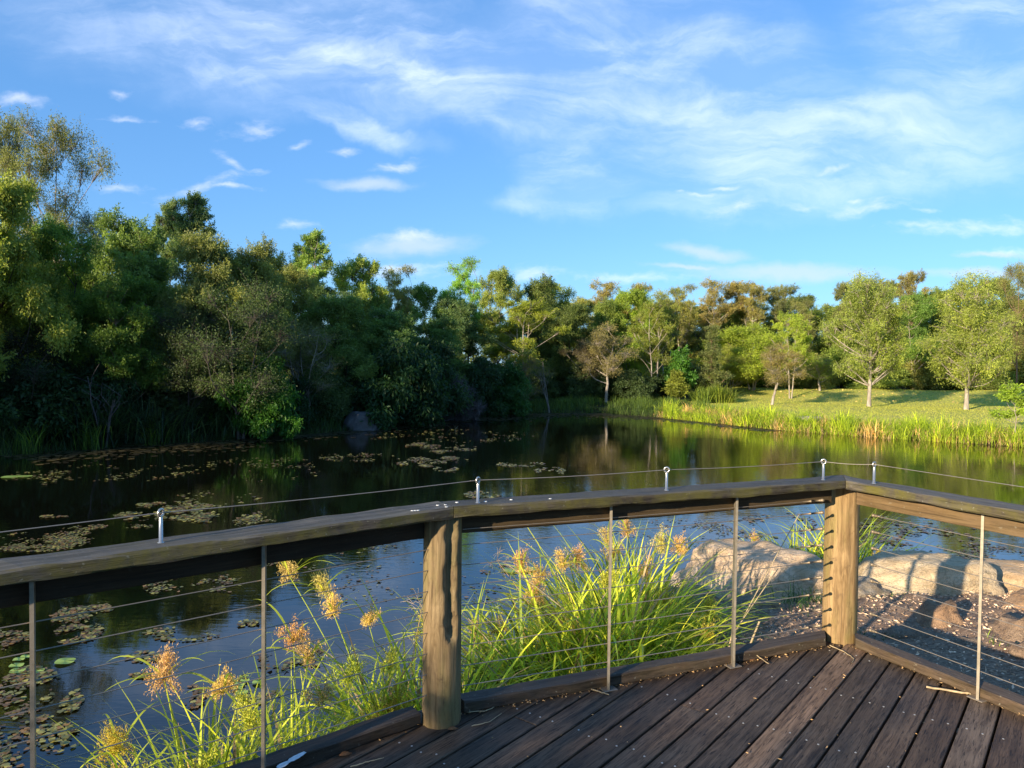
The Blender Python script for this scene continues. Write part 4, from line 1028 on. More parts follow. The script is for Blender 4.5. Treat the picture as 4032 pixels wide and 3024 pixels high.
PROTO = {
    'dense1': (tree(1, 9, 2.9, 1.8, 9, 46, .68, 15, 62, .15, .055, .13, spreadleaf=.30), 9, 2.9),
    'dense2': (tree(2, 9, 2.7, 2.2, 9, 40, .70, 15, 64, .15, .055, .13, shape='dome', spreadleaf=.30), 9, 2.7),
    'dense3': (tree(3, 9, 2.6, 2.6, 9, 36, .62, 14, 60, .145, .055, .12, stems=2, spreadleaf=.30), 9, 2.6),
    'twiggy': (tree(4, 8, 2.6, 1.8, 8, 26, .95, 26, 14, .12, .04, .09, stems=3), 8, 2.6),
    'gum1': (tree(5, 12, 2.3, 3.6, 12, 26, .75, 22, 26, .14, .035, .11, shape='column', droop=.5, flat=1.3, rise=1.4), 12, 2.3),
    'gum2': (tree(6, 12, 2.6, 6.0, 12, 30, .52, 14, 32, .14, .045, .15, shape='umbrella', droop=.4, wob=.4), 12, 2.6),
    'gum3': (tree(7, 12, 3.0, 4.6, 12, 38, .55, 14, 32, .14, .045, .15, shape='umbrella', droop=.4, stems=2, wob=.4), 12, 3.0),
    'umb': (tree(8, 10, 2.1, 6.6, 10, 24, .42, 14, 34, .13, .05, .10, shape='umbrella', wob=.3, sz=.6), 10, 2.1),
    'paper1': (tree(9, 8.2, 2.3, 2.1, 8.2, 95, .40, 14, 15, .14, .038, .125, stems=1, rise=.8, shape='egg', droop=.6, wob=.16, spreadleaf=.36, limb=.8, flat=1.5, sz=1.2), 8.2, 2.3),
    'paper2': (tree(10, 8.2, 2.3, 1.7, 8.2, 88, .40, 14, 15, .14, .038, .125, stems=1, rise=.7, shape='egg', droop=.6, wob=.26, spreadleaf=.36, limb=.8, flat=1.5, sz=1.2), 8.2, 2.3),
    'multi': (tree(11, 8, 2.1, 3.0, 8, 36, .46, 14, 30, .13, .04, .10, stems=3, droop=.3, wob=.3), 8, 2.1),
    'feather': (tree(12, 7, 3.2, 1.4, 7, 30, 1.0, 30, 36, .17, .04, .10, stems=3, shape='dome', droop=.0, sz=.5), 7, 3.2),
    'cone': (tree(13, 7, 1.5, 1.3, 7, 26, .5, 20, 16, .15, .045, .09, shape='cone', droop=.3, wob=.05), 7, 1.5),
    'dry': (tree(14, 6, 1.7, 2.0, 6, 20, .62, 26, 14, .12, .035, .12, stems=1, droop=.1, wob=.35), 6, 1.7),
    'shrub1': (tree(15, 3.2, 2.0, .1, 3.2, 26, .65, 28, 24, .20, .07, .05, stems=3, shape='dome', droop=.7, twigs=False), 3.2, 2.0),
    'shrub2': (tree(16, 3.2, 1.8, .0, 3.2, 24, .65, 26, 20, .20, .07, .05, stems=4, shape='dome', droop=.5, twigs=False), 3.2, 1.8),
    'bush': (tree(17, 2.6, 1.6, .2, 2.6, 20, .6, 26, 26, .13, .045, .04, stems=4, shape='dome', droop=.1, twigs=False), 2.6, 1.6),
    'deadb': (tree(18, 2.6, 1.5, .1, 2.6, 40, .6, 60, 0, .1, .1, .04, stems=5, shape='dome', sz=.9), 2.6, 1.5),
    'sapling': (tree(19, 3.3, .8, 1.4, 3.3, 12, .32, 14, 16, .13, .06, .035, shape='round', droop=.4), 3.3, .8),
    'broad': (tree(20, 5, 1.4, 1.2, 5, 18, .6, 14, 16, .26, .13, .07, shape='cone', droop=.3), 5, 1.4),
}
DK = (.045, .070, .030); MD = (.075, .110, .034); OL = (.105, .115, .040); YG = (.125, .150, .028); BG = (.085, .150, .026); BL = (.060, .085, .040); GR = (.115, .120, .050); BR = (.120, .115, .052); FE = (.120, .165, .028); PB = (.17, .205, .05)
TR_D = (.10, .075, .06); TR_P = (.58, .50, .40); TR_R = (.36, .22, .15); TR_G = (.24, .21, .18)
def hz(u): return 787 + .0122 * (u - 1106)
NAMES = {'dense': 'leafy_tree', 'twigg': 'twiggy_tree', 'gum1': 'gum_tree', 'gum2': 'gum_tree', 'gum3': 'gum_tree', 'umb': 'gum_tree', 'paper': 'paperbark_tree', 'multi': 'paperbark_tree', 'feath': 'wattle_tree', 'cone': 'she_oak_tree', 'dry': 'dry_tree', 'shrub': 'shrub', 'bush': 'shrub', 'deadb': 'dead_shrub', 'sapli': 'sapling', 'broad': 'broadleaf_tree'}
TCOUNT = 0
def T(kind, u, D, top, w, leafc, barkc, label, cat='tree', group=None, rz=None, lean=(0, 0), x=None):
    """u, top: where the tree stands and its top in the 2212 px wide photograph, D metres away, w crown width in px"""
    global TCOUNT; TCOUNT += 1
    (wm, lm), H, cr = PROTO[kind]
    if kind in ('dense1', 'dense2', 'dense3', 'umb', 'gum3') and u < 1250 and D < 51: leafc = tuple(q * (1.6 if D > 34 else 1.3) for q in leafc)  # leaf colour raised to brighten the shaded trees of the left bank
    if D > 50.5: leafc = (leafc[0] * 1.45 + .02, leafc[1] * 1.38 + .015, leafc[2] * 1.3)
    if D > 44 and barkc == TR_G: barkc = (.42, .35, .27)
    X = (u - 1106) / f_ * D if x is None else x; z0 = gh(X, D) - .05
    zt = CAMZ + (hz(u) - top) / f_ * D
    sz_ = (zt - z0) / H; sx = (w / f_ * D) / (2 * cr * 1.02)
    if rz is None: rz = (TCOUNT * 2.399) % 6.28
    nm = next(v for k, v in NAMES.items() if kind.startswith(k))
    t = thing(nm, label, cat, (X, D, z0), rz, group)
    t.rotation_euler = (lean[1], lean[0], rz)
    t.scale = (sx, sx, sz_)
    link('trunk', wm, parent=t, color=barkc)
    if lm: link('crown', lm, parent=t, color=leafc)
    return t
GL = 'trees of the left bank'; GM = 'trees of the wood across the pond'; GB = 'trees of the wood behind the lawn'
# --- left bank
T('dense1', 5, 23.5, 385, 250, (.13, .15, .035), TR_D, 'bright yellow green tree filling the left edge', group=GL)
T('dense2', -110, 22, 420, 260, (.12, .14, .03), TR_D, 'yellow green tree cut by the left edge, behind the brightest one', group=GL)
T('gum1', 118, 30, 258, 165, (.11, .12, .05), TR_P, 'tall open gum with a pale trunk, highest tree at the left', group=GL)
T('gum1', 22, 31, 255, 165, (.11, .12, .05), TR_G, 'tall open gum at the left edge beside the pale trunked one', group=GL, rz=2.)
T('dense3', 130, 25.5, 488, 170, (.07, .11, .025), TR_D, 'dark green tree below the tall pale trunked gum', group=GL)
T('gum1', 212, 33, 462, 110, BL, TR_G, 'thin grey green treetop in the dip right of the tall gums', group=GL)
T('dense2', 278, 28.5, 477, 235, MD, TR_D, 'rounded dark tree right of the dip in the treeline', group=GL)
T('umb', 418, 37, 428, 165, BL, TR_G, 'blue green treetop poking above the rounded dark trees', group=GL)
T('umb', 372, 38, 440, 110, BL, TR_G, 'smaller blue green treetop left of the poking one', group=GL, rz=1.)
T('dense1', 445, 28, 503, 215, OL, TR_D, 'olive tree with a brownish sunlit top, left of centre', group=GL)
T('dense2', 556, 30, 530, 150, OL, TR_D, 'olive tree sloping down to the right beside the brownish one', group=GL)
T('dense3', 268, 25.2, 600, 185, (.055, .09, .02), TR_R, 'smaller green tree with a straight bare trunk at the left shore', group=GL)
T('twiggy', 520, 26.5, 610, 250, (.05, .075, .03), (.13, .12, .10), 'grey twiggy tree with few leaves above the bright weeping shrub', group=GL)
T('twiggy', 405, 26.2, 640, 170, (.045, .065, .03), (.13, .11, .09), 'grey twiggy tree left of the larger twiggy one', group=GL, rz=1)
T('dense3', 640, 33, 585, 130, OL, TR_G, 'thin olive tree below the umbrella topped gum', group=GL)
T('umb', 678, 38, 506, 140, (.10, .14, .04), TR_P, 'umbrella topped gum with pale forking limbs', group=GL)
T('dense3', 768, 40, 562, 135, (.11, .135, .035), TR_R, 'sunlit green tree right of the umbrella topped gum', group=GL)
T('gum3', 862, 43, 570, 130, (.13, .125, .05), TR_P, 'loose brownish topped gum left of the tall central tree', group=GL)
T('dense1', 735, 33.5, 640, 190, MD, TR_D, 'dark tree behind the boulder, left of the dark weeping shrub', group=GL)
T('dense2', 842, 35.5, 672, 180, (.045, .075, .026), TR_D, 'dark domed tree over the dark weeping shrub', group=GL)
T('dense2', 945, 38, 690, 150, (.045, .075, .026), TR_D, 'dark tree left below the tall central tree', group=GL)
T('dense3', 900, 44, 620, 120, MD, TR_D, 'mid green tree between the loose gum and the tall central tree', group=GL)
T('gum3', 1005, 46, 554, 150, (.09, .155, .03), TR_R, 'tall central tree with bright green clumps and reddish limbs', group=GL)
T('dense3', 600, 38, 560, 120, OL, TR_D, 'olive treetop between the sloping tree and the umbrella gum', group=GL)
T('twiggy', 650, 30.5, 690, 160, GR, TR_P, 'twiggy shrub like tree above the small shore shrubs', group=GL)
# dark second row
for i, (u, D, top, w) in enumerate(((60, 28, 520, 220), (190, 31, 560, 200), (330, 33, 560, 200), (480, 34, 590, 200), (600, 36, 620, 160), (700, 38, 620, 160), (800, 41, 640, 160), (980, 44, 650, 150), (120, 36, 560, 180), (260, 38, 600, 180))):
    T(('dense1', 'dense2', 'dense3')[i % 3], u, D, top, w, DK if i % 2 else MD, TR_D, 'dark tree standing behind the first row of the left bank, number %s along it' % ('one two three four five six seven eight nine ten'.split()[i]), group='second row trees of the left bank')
# shrubs of the left shore
GS = 'shrubs of the left shore'
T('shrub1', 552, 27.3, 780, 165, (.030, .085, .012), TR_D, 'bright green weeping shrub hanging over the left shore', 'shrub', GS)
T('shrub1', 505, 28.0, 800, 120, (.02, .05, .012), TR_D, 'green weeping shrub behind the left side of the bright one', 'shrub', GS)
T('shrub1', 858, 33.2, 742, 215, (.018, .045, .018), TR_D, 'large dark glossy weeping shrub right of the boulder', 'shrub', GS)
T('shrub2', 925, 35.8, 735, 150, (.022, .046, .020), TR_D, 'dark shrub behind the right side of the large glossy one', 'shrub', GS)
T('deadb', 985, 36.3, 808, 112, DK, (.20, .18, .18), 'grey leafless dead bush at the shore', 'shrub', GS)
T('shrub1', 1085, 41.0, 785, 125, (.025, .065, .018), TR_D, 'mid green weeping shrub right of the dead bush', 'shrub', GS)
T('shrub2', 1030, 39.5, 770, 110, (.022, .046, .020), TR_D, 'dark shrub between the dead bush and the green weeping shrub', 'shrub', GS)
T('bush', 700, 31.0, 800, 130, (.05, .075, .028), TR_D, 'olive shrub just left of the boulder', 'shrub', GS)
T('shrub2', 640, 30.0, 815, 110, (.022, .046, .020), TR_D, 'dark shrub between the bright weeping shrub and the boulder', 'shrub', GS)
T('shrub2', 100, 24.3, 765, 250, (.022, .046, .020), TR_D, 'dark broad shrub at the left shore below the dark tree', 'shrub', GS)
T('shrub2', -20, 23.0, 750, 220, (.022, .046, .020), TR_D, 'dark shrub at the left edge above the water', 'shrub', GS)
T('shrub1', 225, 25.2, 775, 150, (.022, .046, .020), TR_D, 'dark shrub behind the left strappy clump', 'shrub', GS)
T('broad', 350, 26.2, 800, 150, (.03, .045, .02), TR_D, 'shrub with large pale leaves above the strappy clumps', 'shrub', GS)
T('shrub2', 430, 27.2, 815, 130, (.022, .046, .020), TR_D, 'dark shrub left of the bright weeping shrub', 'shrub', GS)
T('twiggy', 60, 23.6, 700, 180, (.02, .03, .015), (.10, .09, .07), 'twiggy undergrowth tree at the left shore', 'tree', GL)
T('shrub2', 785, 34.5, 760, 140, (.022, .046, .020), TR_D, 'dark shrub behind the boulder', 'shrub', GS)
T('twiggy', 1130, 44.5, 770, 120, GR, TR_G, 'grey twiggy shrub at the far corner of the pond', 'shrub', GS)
# --- across the pond
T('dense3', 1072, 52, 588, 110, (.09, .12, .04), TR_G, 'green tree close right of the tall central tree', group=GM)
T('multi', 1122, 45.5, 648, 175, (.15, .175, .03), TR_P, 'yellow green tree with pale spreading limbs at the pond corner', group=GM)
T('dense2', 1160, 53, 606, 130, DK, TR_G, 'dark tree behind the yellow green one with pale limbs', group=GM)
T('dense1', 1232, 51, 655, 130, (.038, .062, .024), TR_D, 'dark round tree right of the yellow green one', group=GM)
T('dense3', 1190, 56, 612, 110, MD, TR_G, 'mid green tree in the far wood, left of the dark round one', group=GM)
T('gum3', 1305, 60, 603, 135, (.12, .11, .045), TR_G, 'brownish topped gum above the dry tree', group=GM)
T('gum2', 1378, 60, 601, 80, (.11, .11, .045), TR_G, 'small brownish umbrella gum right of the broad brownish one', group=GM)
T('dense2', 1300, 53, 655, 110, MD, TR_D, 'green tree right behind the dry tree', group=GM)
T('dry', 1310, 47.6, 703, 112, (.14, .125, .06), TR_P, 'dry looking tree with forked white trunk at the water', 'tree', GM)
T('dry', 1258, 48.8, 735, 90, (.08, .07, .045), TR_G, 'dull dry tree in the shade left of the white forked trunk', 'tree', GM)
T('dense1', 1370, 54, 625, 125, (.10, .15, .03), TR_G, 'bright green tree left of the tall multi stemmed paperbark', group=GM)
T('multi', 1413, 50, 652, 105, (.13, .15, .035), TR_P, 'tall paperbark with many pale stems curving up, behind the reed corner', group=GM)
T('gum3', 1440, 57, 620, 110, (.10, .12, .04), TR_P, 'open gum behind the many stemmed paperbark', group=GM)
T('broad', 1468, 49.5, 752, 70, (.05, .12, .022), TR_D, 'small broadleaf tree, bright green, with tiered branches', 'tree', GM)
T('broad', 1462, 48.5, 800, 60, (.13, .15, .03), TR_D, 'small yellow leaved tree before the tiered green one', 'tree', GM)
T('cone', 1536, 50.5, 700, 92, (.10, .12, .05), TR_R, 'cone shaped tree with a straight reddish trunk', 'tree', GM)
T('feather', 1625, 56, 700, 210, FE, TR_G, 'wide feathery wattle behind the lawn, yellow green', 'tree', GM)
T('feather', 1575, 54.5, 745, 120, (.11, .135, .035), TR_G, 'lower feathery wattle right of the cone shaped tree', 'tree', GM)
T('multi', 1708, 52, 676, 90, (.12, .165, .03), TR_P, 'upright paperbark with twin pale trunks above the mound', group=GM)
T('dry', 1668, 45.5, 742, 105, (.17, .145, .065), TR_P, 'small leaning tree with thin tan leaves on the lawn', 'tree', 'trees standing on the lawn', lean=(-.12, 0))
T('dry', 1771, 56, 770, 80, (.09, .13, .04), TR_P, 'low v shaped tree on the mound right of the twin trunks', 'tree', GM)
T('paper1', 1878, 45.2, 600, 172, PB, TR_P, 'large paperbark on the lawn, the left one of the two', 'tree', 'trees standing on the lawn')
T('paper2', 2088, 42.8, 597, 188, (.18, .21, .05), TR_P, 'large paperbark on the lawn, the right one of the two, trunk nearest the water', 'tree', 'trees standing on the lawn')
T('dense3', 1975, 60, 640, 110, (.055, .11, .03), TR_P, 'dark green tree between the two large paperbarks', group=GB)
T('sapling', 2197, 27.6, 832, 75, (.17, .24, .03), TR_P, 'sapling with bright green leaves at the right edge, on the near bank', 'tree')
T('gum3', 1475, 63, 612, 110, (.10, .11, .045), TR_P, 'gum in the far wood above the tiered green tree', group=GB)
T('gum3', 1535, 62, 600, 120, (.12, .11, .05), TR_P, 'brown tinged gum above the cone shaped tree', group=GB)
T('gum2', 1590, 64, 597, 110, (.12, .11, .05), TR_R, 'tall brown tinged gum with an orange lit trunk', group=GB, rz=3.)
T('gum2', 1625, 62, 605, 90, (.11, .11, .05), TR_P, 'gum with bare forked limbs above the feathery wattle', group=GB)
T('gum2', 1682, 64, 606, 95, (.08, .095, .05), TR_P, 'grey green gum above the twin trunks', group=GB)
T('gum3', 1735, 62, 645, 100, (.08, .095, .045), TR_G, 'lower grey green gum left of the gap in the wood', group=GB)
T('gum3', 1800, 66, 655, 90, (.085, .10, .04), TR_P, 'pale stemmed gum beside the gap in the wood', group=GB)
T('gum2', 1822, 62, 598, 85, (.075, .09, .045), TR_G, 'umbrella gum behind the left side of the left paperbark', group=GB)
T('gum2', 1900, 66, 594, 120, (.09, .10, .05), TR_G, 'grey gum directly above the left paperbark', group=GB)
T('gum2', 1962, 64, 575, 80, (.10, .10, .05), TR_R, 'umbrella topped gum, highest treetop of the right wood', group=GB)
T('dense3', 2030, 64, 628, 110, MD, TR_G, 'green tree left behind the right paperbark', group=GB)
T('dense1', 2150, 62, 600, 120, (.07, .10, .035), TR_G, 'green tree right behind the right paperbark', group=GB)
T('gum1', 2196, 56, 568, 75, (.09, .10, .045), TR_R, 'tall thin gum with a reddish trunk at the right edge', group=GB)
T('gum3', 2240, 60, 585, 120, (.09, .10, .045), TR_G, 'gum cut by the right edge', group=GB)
ordn = 'first second third fourth fifth sixth seventh eighth ninth tenth eleventh twelfth thirteenth fourteenth fifteenth sixteenth seventeenth eighteenth nineteenth twentieth'.split()
rs = np.random.RandomState(77)
for i in range(16):
    u = 1180 + i * 68; D = 65 + (i % 3) * 4
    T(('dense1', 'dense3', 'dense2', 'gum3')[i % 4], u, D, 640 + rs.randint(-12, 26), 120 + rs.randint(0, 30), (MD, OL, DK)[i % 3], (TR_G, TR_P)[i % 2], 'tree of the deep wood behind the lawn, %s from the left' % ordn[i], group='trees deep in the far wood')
for i in range(14):
    u = 1190 + i * 78; D = 59.5 + (i % 3) * 1.3
    T(('bush', 'shrub2')[i % 2], u, D, 770 + rs.randint(-30, 20), 105 + rs.randint(0, 30), (MD, OL, (.07, .11, .03))[i % 3], TR_D, 'undergrowth shrub along the foot of the far wood, %s from the left' % ordn[i], 'shrub', 'undergrowth of the far wood')
for i in range(6):
    u = 1165 + i * 50; D = 49 + (i % 2) * 1.5
    T(('shrub2', 'bush')[i % 2], u, D, 800 + rs.randint(-20, 20), 80 + rs.randint(0, 30), (DK, (.04, .06, .02))[i % 2], TR_D, 'shaded shrub behind the far shore, %s from the left' % ordn[i], 'shrub', 'undergrowth of the far shore')
T('bush', 1537, 49.2, 838, 95, (.15, .20, .03), TR_D, 'bright grassy bush at the left end of the lawn', 'shrub')
# unseen neighbours left of the frame that shade the left bank
for i, (x, y, h, w) in enumerate(((-22.5, 21, 5.5, 6), (-25, 16, 6, 6.5), (-24, 12.5, 5.0, 5.5), (-27, 24, 7.5, 7), (-26, 10, 6, 6), (-25, 30, 8, 7), (-30, 19, 8, 7))):
    (wm, lm), H, cr = PROTO[('dense1', 'dense2', 'dense3')[i % 3]]
    t = thing('leafy_tree', 'leafy tree on the left bank outside the picture, %s of its row' % ordn[i], 'tree', (x, y, gh(x, y)), i * 1.3, 'trees left of the view', (w / 2 / cr, w / 2 / cr, h / H))
    link('trunk', wm, parent=t, color=TR_D); link('crown', lm, parent=t, color=OL)
for i in range(5):        # unseen bushes added behind the viewer to keep low sun off the near deck
    s_, t_ = -7.4 - .5 * (i % 2), 1.75 - 1.9 * i
    x, y = s_ * .663 - t_ * .749, s_ * .749 + t_ * .663
    (wm, lm), H, cr = PROTO[('bush', 'shrub2')[i % 2]]; z0 = -.5; top = 2.25 - .05 * i
    t = thing('shrub', 'added bush shading the deck, unseen behind the viewer, %s of its row' % ordn[i], 'shrub', (x, y, z0), i * 1.1, 'added shade bushes behind the viewer', (1.9 / cr, 1.9 / cr, (top - z0) / H))
    link('trunk', wm, parent=t, color=TR_D); link('crown', lm, parent=t, color=MD)

# far wood that closes the horizon
rs = np.random.RandomState(9); mbf = MB()
for k in range(1500):
    a = rs.uniform(-1.05, 1.0); D = rs.uniform(74, 100); x = D * math.tan(a) if abs(a) < .9 else D * math.sin(a) * 1.5; y = D * math.cos(a) if abs(a) >= .9 else D
    if x < 0: y = y * .75
    z = gh(x, y); hh = rs.uniform(.3, 5.2)
    n = 26; X = np.array((x, y, z + hh)) + rs.normal(size=(n, 3)) * (1.0, 1.0, .7)
    Dv = rs.normal(size=(n, 3)); Dv /= np.linalg.norm(Dv, axis=1)[:, None]
    V, F = leaves(X, Dv, rs.uniform(.35, .6, n), rs.uniform(.15, .25, n), rs); mbf.add(V, F, np.clip(rs.rand() * .6 + rs.rand(n) * .4, 0, 1))
tag(link('distant_wood', mbf.mesh('distant_wood', [M_leaf]), color=(.08, .10, .035)), 'far off wood seen through gaps between the trunks', kind='stuff')

# ------------------------------------------------------------------ reeds and shore plants
def reed_bed(name, label, pts, n, depth, L, W, col, seed, e=(62, 89), bend=(10, 70), inward=.3):
    rs = np.random.RandomState(seed); P = []
    seg = [(pts[i], pts[i + 1]) for i in range(len(pts) - 1)]; ln = np.array([np.linalg.norm(np.subtract(b, a)) for a, b in seg]); cum = ln / ln.sum()
    ch = rs.choice(len(seg), n, p=cum); t = rs.rand(n)[:, None]
    A = np.array([seg[c][0] for c in ch]); B = np.array([seg[c][1] for c in ch]); d = B - A; d /= np.linalg.norm(d, axis=1)[:, None]
    o = rs.uniform(-inward, depth, n)[:, None]
    P = A + (B - A) * t + np.c_[-d[:, 1], d[:, 0]] * o
    # clump
    cl = np.array([mnoise.noise(Vector((p[0] * 1.1, p[1] * 1.1, seed))) for p in P])
    hgt = np.clip(1 + cl * .9, .45, 1.5)
    k = rs.rand(n) < np.clip(.75 + cl * 1.1, .15, 1); P, hgt = P[k], hgt[k]; n = len(P)
    z = height(P[:, :1], P[:, 1:])[:, 0]
    V, F, C = strips(np.c_[P, np.maximum(z, WZ - .1)], rs.uniform(0, 2 * PI, n), R(1) * rs.uniform(*e, n), R(1) * rs.uniform(*bend, n), L * rs.uniform(.5, 1.1, n) * hgt, W * rs.uniform(.6, 1.2, n), 4, rs)
    return tag(link(name, mesh_np(name, V, F, [M_blade], np.repeat(np.clip(rs.rand(n) * .7 + (cl[k] + .5) * .3, 0, 1), 4)), color=col), label, kind='stuff')
RS = [tuple(p) for p in POND[11:7:-1]]     # right shore: from near right to the far corner, land on the left of travel? orient below
far_r = [(8.0, 41.0), (8.4, 40.2), (12.3, 33), (15.1, 30.2), (18.9, 27.2), (24, 23.5)]
reed_bed('reed_bed', 'sunlit yellow green reeds lining the right bank', far_r, 15000, 1.7, .74, .034, (.33, .43, .042), 1, e=(48, 88), bend=(20, 100))
reed_bed('dry_reeds', 'dry straw coloured reeds among the green ones of the right bank', far_r, 7500, 1.5, .58, .028, (.52, .38, .18), 2, e=(40, 89), bend=(10, 110))
far_c = [(-.2, 41.0), (.7, 42.5), (3, 43.3), (5.35, 43.8), (8.2, 40.6)]
reed_bed('shore_grass', 'green shaded grass along the far shore', far_c, 9000, 3.4, .55, .026, (.075, .125, .028), 3)
reed_bed('shore_grass', 'taller grass behind the far shore leading to the lawn', [(3, 45.5), (6, 46.3), (9, 44), (10.5, 40)], 5000, 1.5, .5, .026, (.10, .16, .03), 4)
left_l = [(-14.7, 21.2), (-12.7, 23.8), (-10, 26.3), (-7.4, 29.3), (-6, 31.7), (-2.5, 37.7), (.7, 42.5)]
reed_bed('shore_grass', 'dark grass fringe at the foot of the left bank', left_l, 9000, 1.0, .5, .022, (.04, .075, .02), 5)
rs = np.random.RandomState(12)
for i, (u, D, hh, n, c, lab) in enumerate(((215, 23.7, 1.9, 330, (.030, .060, .025), 'largest dark strappy clump at the left shore'), (295, 24.2, 1.4, 220, (.03, .06, .028), 'dark strappy clump right of the largest one'), (340, 25.0, 1.35, 240, (.045, .075, .035), 'grey green strappy clump below the large leaved shrub'),
                              (395, 25.7, 1.25, 220, (.04, .07, .032), 'rightmost strappy clump of the left shore group'), (130, 23.0, 1.2, 180, (.025, .05, .02), 'dark strappy clump near the left edge'), (40, 22.2, 1.1, 170, (.025, .05, .02), 'dark strappy clump at the left edge'),
                              (470, 26.4, .9, 120, (.04, .075, .03), 'short strappy clump before the bright weeping shrub'), (1545, 48.2, 1.4, 300, (.19, .25, .04), 'sunlit grassy clump at the left end of the lawn'), (1518, 47.5, 1.2, 240, (.17, .24, .04), 'sunlit grassy clump left of the larger one by the lawn'), (1570, 48.4, 1.2, 240, (.2, .25, .05), 'sunlit grassy clump right of the larger one by the lawn'))):
    X = (u - 1106) / f_ * D
    tuft_obj('strappy_plant', lab, X, D, gh(X, D), n, hh * 1.15, .28, 100 + i, c, (.025, .045), 'grass clump', 'strappy clumps', e=(45, 89), segs=6)
for i, (u, D, lab) in enumerate(((195, 22.8, 'bright green reed tuft at the left waterline'), (62, 21.6, 'small reed tuft at the left waterline near the edge'), (330, 24.3, 'reed tuft before the grey green strappy clump'))):
    X = (u - 1106) / f_ * D
    tuft_obj('reed_tuft', lab, X, D, WZ, 90, 1.1, .18, 130 + i, (.075, .14, .02), (.015, .025), 'reed tuft', 'reed tufts of the left waterline', e=(70, 89))
# shore sapling stems
def stick_tree(label, u, D, h, col, seed):
    rs = np.random.RandomState(seed); mb = MB(); X = (u - 1106) / f_ * D
    for s in range(3):
        a = rs.uniform(0, 6); t = np.linspace(0, 1, 7)
        P = np.c_[math.cos(a) * .35 * t * h * .5 + np.cumsum(rs.normal(size=7)) * .03, np.zeros(7), h * t * (1 if s == 0 else .7)]
        V, F = tube(P, np.linspace(.035, .012, 7), 5); mb.add(V, F)
        for q in range(3):
            b = P[3 + q]; V, F = tube([b, b + (rs.normal() * .3, 0, .4), b + (rs.normal() * .5, 0, .8)], [.014, .01, .005], 4); mb.add(V, F)
    tag(link('bare_sapling', mb.mesh('bare_sapling', [M_bark], True), (X, D, gh(X, D)), color=col), label, 'sapling')
stick_tree('thin bare forked sapling above the left strappy clumps', 225, 23.3, 2.4, (.13, .12, .12), 1)
stick_tree('thin bare sapling at the shore left of the boulder', 668, 29.7, 2.2, (.26, .22, .18), 2)
stick_tree('slender pale sapling standing at the far pond corner', 1188, 43.0, 3.0, (.3, .27, .22), 3)
rs = np.random.RandomState(14); n = 110000
X = rs.uniform(8, 46, n); Y = rs.uniform(24, 60, n); k = lawn_keep(np.c_[X, Y]); X, Y = X[k], Y[k]; n = len(X)
D = rs.normal(size=(n, 3)) * (.5, .5, .2) + (0, 0, 1); D /= np.linalg.norm(D, axis=1)[:, None]
V, F = leaves(np.c_[X, Y, height(X[:, None], Y[:, None])[:, 0] + .02], D, rs.uniform(.03, .06, n), .035, rs)
tag(link('lawn_grass', mesh_np('lawn_grass', V, F, [M_blade], .35 + .3 * rs.rand(n)), color=(.45, .46, .09)), 'short mown grass blades of the lawn', kind='stuff')
# fallen leaves on the lawn mound
rs = np.random.RandomState(4); n = 260
X = rs.uniform(17, 34, n); Y = rs.uniform(50, 58, n); D = rs.normal(size=(n, 3)) * (1, 1, .2); D /= np.linalg.norm(D, axis=1)[:, None]
V, F = leaves(np.c_[X, Y, height(X[:, None], Y[:, None])[:, 0] + .05], D, .14, .08, rs)
tag(link('fallen_leaves', mesh_np('fallen_leaves', V, F, [M_leaf], rs.rand(n)), color=(.42, .30, .16)), 'pale fallen leaves on the lawn mound', kind='stuff')

# ------------------------------------------------------------------ sky, sun, camera
SUN_EL = R(13.5); AZ = R(48.5)          # direction in which the light travels, from +x
w = bpy.data.worlds.new('World'); scn.world = w; w.use_nodes = True
nt = w.node_tree; nt.nodes.clear(); N = lambda t, **k: mk(nt, t, **k)
sky = N('ShaderNodeTexSky', sky_type='NISHITA', sun_disc=False, sun_elevation=SUN_EL, air_density=1.0, dust_density=.6, ozone_density=2.2)
sdir = Vector((-math.cos(AZ), -math.sin(AZ)))
sky.sun_rotation = math.atan2(sdir.x, sdir.y)
tc = N('ShaderNodeTexCoord').outputs['Generated']
sep = N('ShaderNodeSeparateXYZ', ins={0: tc})
dy = mth(nt, 'MAXIMUM', sep.outputs[1], .04)
U = mth(nt, 'DIVIDE', sep.outputs[0], dy); Vv = mth(nt, 'DIVIDE', sep.outputs[2], dy)
uv = N('ShaderNodeCombineXYZ', ins={0: U, 1: Vv}).outputs[0]
nz = N('ShaderNodeTexNoise', ins={'Vector': uv, 'Scale': 7., 'Detail': 5., 'Roughness': .6}).outputs['Color']
nzc = N('ShaderNodeVectorMath', operation='SUBTRACT', ins={0: nz, 1: (.5, .5, .5)}).outputs[0]
def warp(a): return N('ShaderNodeVectorMath', operation='ADD', ins={0: uv, 1: N('ShaderNodeVectorMath', operation='SCALE', ins={0: nzc, 'Scale': a}).outputs[0]}).outputs[0]
uvA, uvB = warp(.10), warp(.045)
def blob(vec, u, v, a, b, rot=0.):
    m = N('ShaderNodeMapping', vector_type='TEXTURE', ins={'Vector': vec, 'Location': ((u - 1106) / f_, (hz(u) - v) / f_, 0), 'Rotation': (0, 0, rot), 'Scale': (a / f_, b / f_, 1)}).outputs[0]
    l = N('ShaderNodeVectorMath', operation='LENGTH', ins={0: m}).outputs['Value']
    return mth(nt, 'SUBTRACT', 1., l)
def maxall(L):
    r = L[0]
    for x in L[1:]: r = mth(nt, 'MAXIMUM', r, x)
    return r
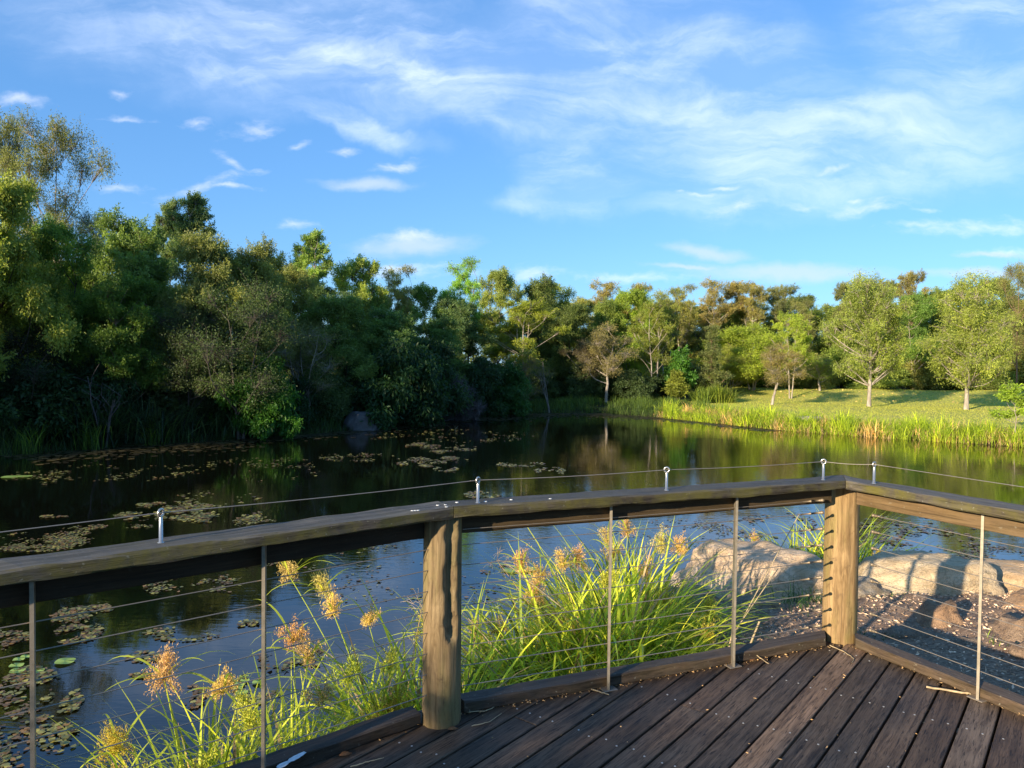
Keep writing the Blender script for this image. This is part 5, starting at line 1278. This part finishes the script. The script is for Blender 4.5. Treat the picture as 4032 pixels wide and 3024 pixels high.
# wide cirrus veil
veil = maxall([blob(uvA, 760, 105, 820, 170, -.08), blob(uvA, 1130, 200, 420, 150, -.35), blob(uvA, 1400, 150, 520, 190, -.1), blob(uvA, 2080, 80, 300, 200, 0), blob(uvA, 1225, 370, 120, 110, -.3), blob(uvA, 760, 262, 210, 40, -.3), blob(uvA, 1750, 330, 600, 160, .1), blob(uvA, 1240, 415, 190, 40, .1)])
veil = N('ShaderNodeMapRange', interpolation_type='SMOOTHSTEP', ins={0: veil, 1: -.15, 2: .7}).outputs[0]
s1 = noise(nt, mapping(nt, warp(.06), (3.6, 14., 1), rot=(0, 0, .42)), 1.3, 8, .62, .6)
s2 = noise(nt, mapping(nt, warp(.05), (2.2, 5., 1), rot=(0, 0, -.5), loc=(3, 1, 0)), 1.4, 6, .6, .8)
s3 = noise(nt, uvA, 2.3, 3, .5)
str_ = mth(nt, 'ADD', mth(nt, 'MULTIPLY', s1, .55), mth(nt, 'MULTIPLY', s2, .45))
st2 = N('ShaderNodeMapRange', interpolation_type='SMOOTHSTEP', ins={0: str_, 1: .38, 2: .72}).outputs[0]
soft = N('ShaderNodeMapRange', ins={0: s3, 1: .3, 2: .65, 3: .15, 4: .55}).outputs[0]
dveil = mth(nt, 'MULTIPLY', veil, mth(nt, 'ADD', mth(nt, 'MULTIPLY', st2, .95), mth(nt, 'MULTIPLY', soft, .38)), True)
# brighter knots in the cirrus
knot = maxall([blob(uvA, 680, 95, 180, 45, -.25), blob(uvA, 900, 145, 150, 60, -.3), blob(uvA, 1120, 35, 110, 40, .1), blob(uvA, 480, 150, 130, 35, -.25), blob(uvA, 1040, 265, 160, 35, -.25), blob(uvA, 560, 110, 120, 30, -.2)])
knot = N('ShaderNodeMapRange', interpolation_type='SMOOTHSTEP', ins={0: knot, 1: -.2, 2: 1.}).outputs[0]
dveil = mth(nt, 'ADD', dveil, mth(nt, 'MULTIPLY', mth(nt, 'MULTIPLY', knot, .45), mth(nt, 'ADD', st2, .2)), True)
# small puffs
PUF = [(254, 208, 34, 12, 0), (425, 264, 46, 18, .1), (548, 278, 70, 26, .12), (738, 330, 44, 15, 0), (860, 362, 70, 18, .15), (640, 318, 30, 10, .3), (40, 215, 90, 20, -.1), (252, 408, 75, 14, .05), (262, 262, 80, 10, 0), (455, 400, 150, 16, .25), (500, 410, 90, 9, -.1),
       (500, 350, 60, 16, -.6), (630, 492, 60, 16, .05), (250, 480, 70, 18, 0), (880, 515, 90, 20, .15), (850, 588, 240, 22, 0), (1150, 595, 100, 22, 0), (1360, 602, 170, 16, 0), (1590, 450, 100, 20, .1), (1570, 405, 40, 7, 0), (1510, 415, 50, 7, -.1),
       (1725, 450, 40, 12, 0), (1860, 455, 130, 22, .08), (1960, 490, 60, 10, 0), (2120, 492, 240, 28, .05), (2170, 548, 120, 14, 0), (1460, 410, 20, 6, 0), (1840, 437, 30, 6, 0), (1990, 458, 50, 8, 0), (1790, 372, 60, 7, .2)]
pf = maxall([blob(uvB, *p) for p in PUF])
pn = noise(nt, mapping(nt, uvB, (1, 2.6, 1)), 26., 5, .6)
pd = mth(nt, 'ADD', pf, mth(nt, 'MULTIPLY', mth(nt, 'SUBTRACT', pn, .5), 2.2))
pd = N('ShaderNodeMapRange', interpolation_type='SMOOTHSTEP', ins={0: pd, 1: .0, 2: 1.7}).outputs[0]
# greyish cloud bodies
gf = maxall([blob(uvB, 790, 403, 130, 22, 0), blob(uvB, 890, 535, 170, 36, .05), blob(uvB, 1700, 590, 330, 26, -.02), blob(uvB, 2120, 596, 200, 16, 0), blob(uvB, 1520, 545, 130, 22, -.1), blob(uvB, 2140, 555, 110, 10, 0), blob(uvB, 1480, 577, 120, 8, 0)])
gd = N('ShaderNodeMapRange', interpolation_type='SMOOTHSTEP', ins={0: mth(nt, 'ADD', gf, mth(nt, 'MULTIPLY', mth(nt, 'SUBTRACT', pn, .5), .6)), 1: .0, 2: .9, 4: .75}).outputs[0]
tint = mix(nt, 1., sky.outputs[0], (.76, 1.04, 1.34, 1), 'MULTIPLY')
CW = (6.6, 7.3, 8.6, 1); CP = (6.9, 7.0, 7.6, 1); CG = (4.2, 4.9, 6.4, 1)
tint = mix(nt, .42, tint, (.80, 2.35, 5.3, 1))
c = mix(nt, mth(nt, 'MULTIPLY', gd, .85), tint, CG)
c = mix(nt, mth(nt, 'MULTIPLY', dveil, .55), c, CW)
c = mix(nt, mth(nt, 'MULTIPLY', pd, .5), c, CP)
up = N('ShaderNodeMapRange', ins={0: sep.outputs[1], 1: .0, 2: .15}).outputs[0]
c = mix(nt, up, tint, c)
bg = N('ShaderNodeBackground', ins={'Color': c, 'Strength': .095})
N('ShaderNodeOutputWorld', ins={0: bg.outputs[0]})

sun = bpy.data.lights.new('sun', 'SUN'); sun.energy = 4.9; sun.angle = R(.6); sun.color = (1., .84, .62)
so = bpy.data.objects.new('sun', sun); COL.objects.link(so)
ld = Vector((math.cos(AZ) * math.cos(SUN_EL), math.sin(AZ) * math.cos(SUN_EL), -math.sin(SUN_EL)))
so.rotation_euler = ld.to_track_quat('-Z', 'Y').to_euler(); so.location = (-20, -20, 20)

cam = bpy.data.cameras.new('camera'); co = bpy.data.objects.new('camera', cam); COL.objects.link(co)
cam.sensor_width = 36; cam.lens = 26; cam.clip_start = .05; cam.clip_end = 3000
c, s = math.cos(rr_), math.sin(rr_); cp, sp = math.cos(pr), math.sin(pr)
right = Vector((c, sp * s, cp * s)); up_ = Vector((-s, sp * c, cp * c)); fw = Vector((0, cp, -sp))
M = Matrix((right, up_, -fw)).transposed().to_4x4(); M.translation = (0, 0, CAMZ)
co.matrix_world = M; scn.camera = co

scn.render.engine = 'CYCLES'
scn.cycles.max_bounces = 6; scn.cycles.diffuse_bounces = 3; scn.cycles.glossy_bounces = 3; scn.cycles.transmission_bounces = 3
scn.cycles.use_denoising = True; scn.cycles.sample_clamp_indirect = 6.
scn.view_settings.view_transform = 'Standard'; scn.view_settings.look = 'None'; scn.view_settings.exposure = 1.0; scn.view_settings.gamma = 1
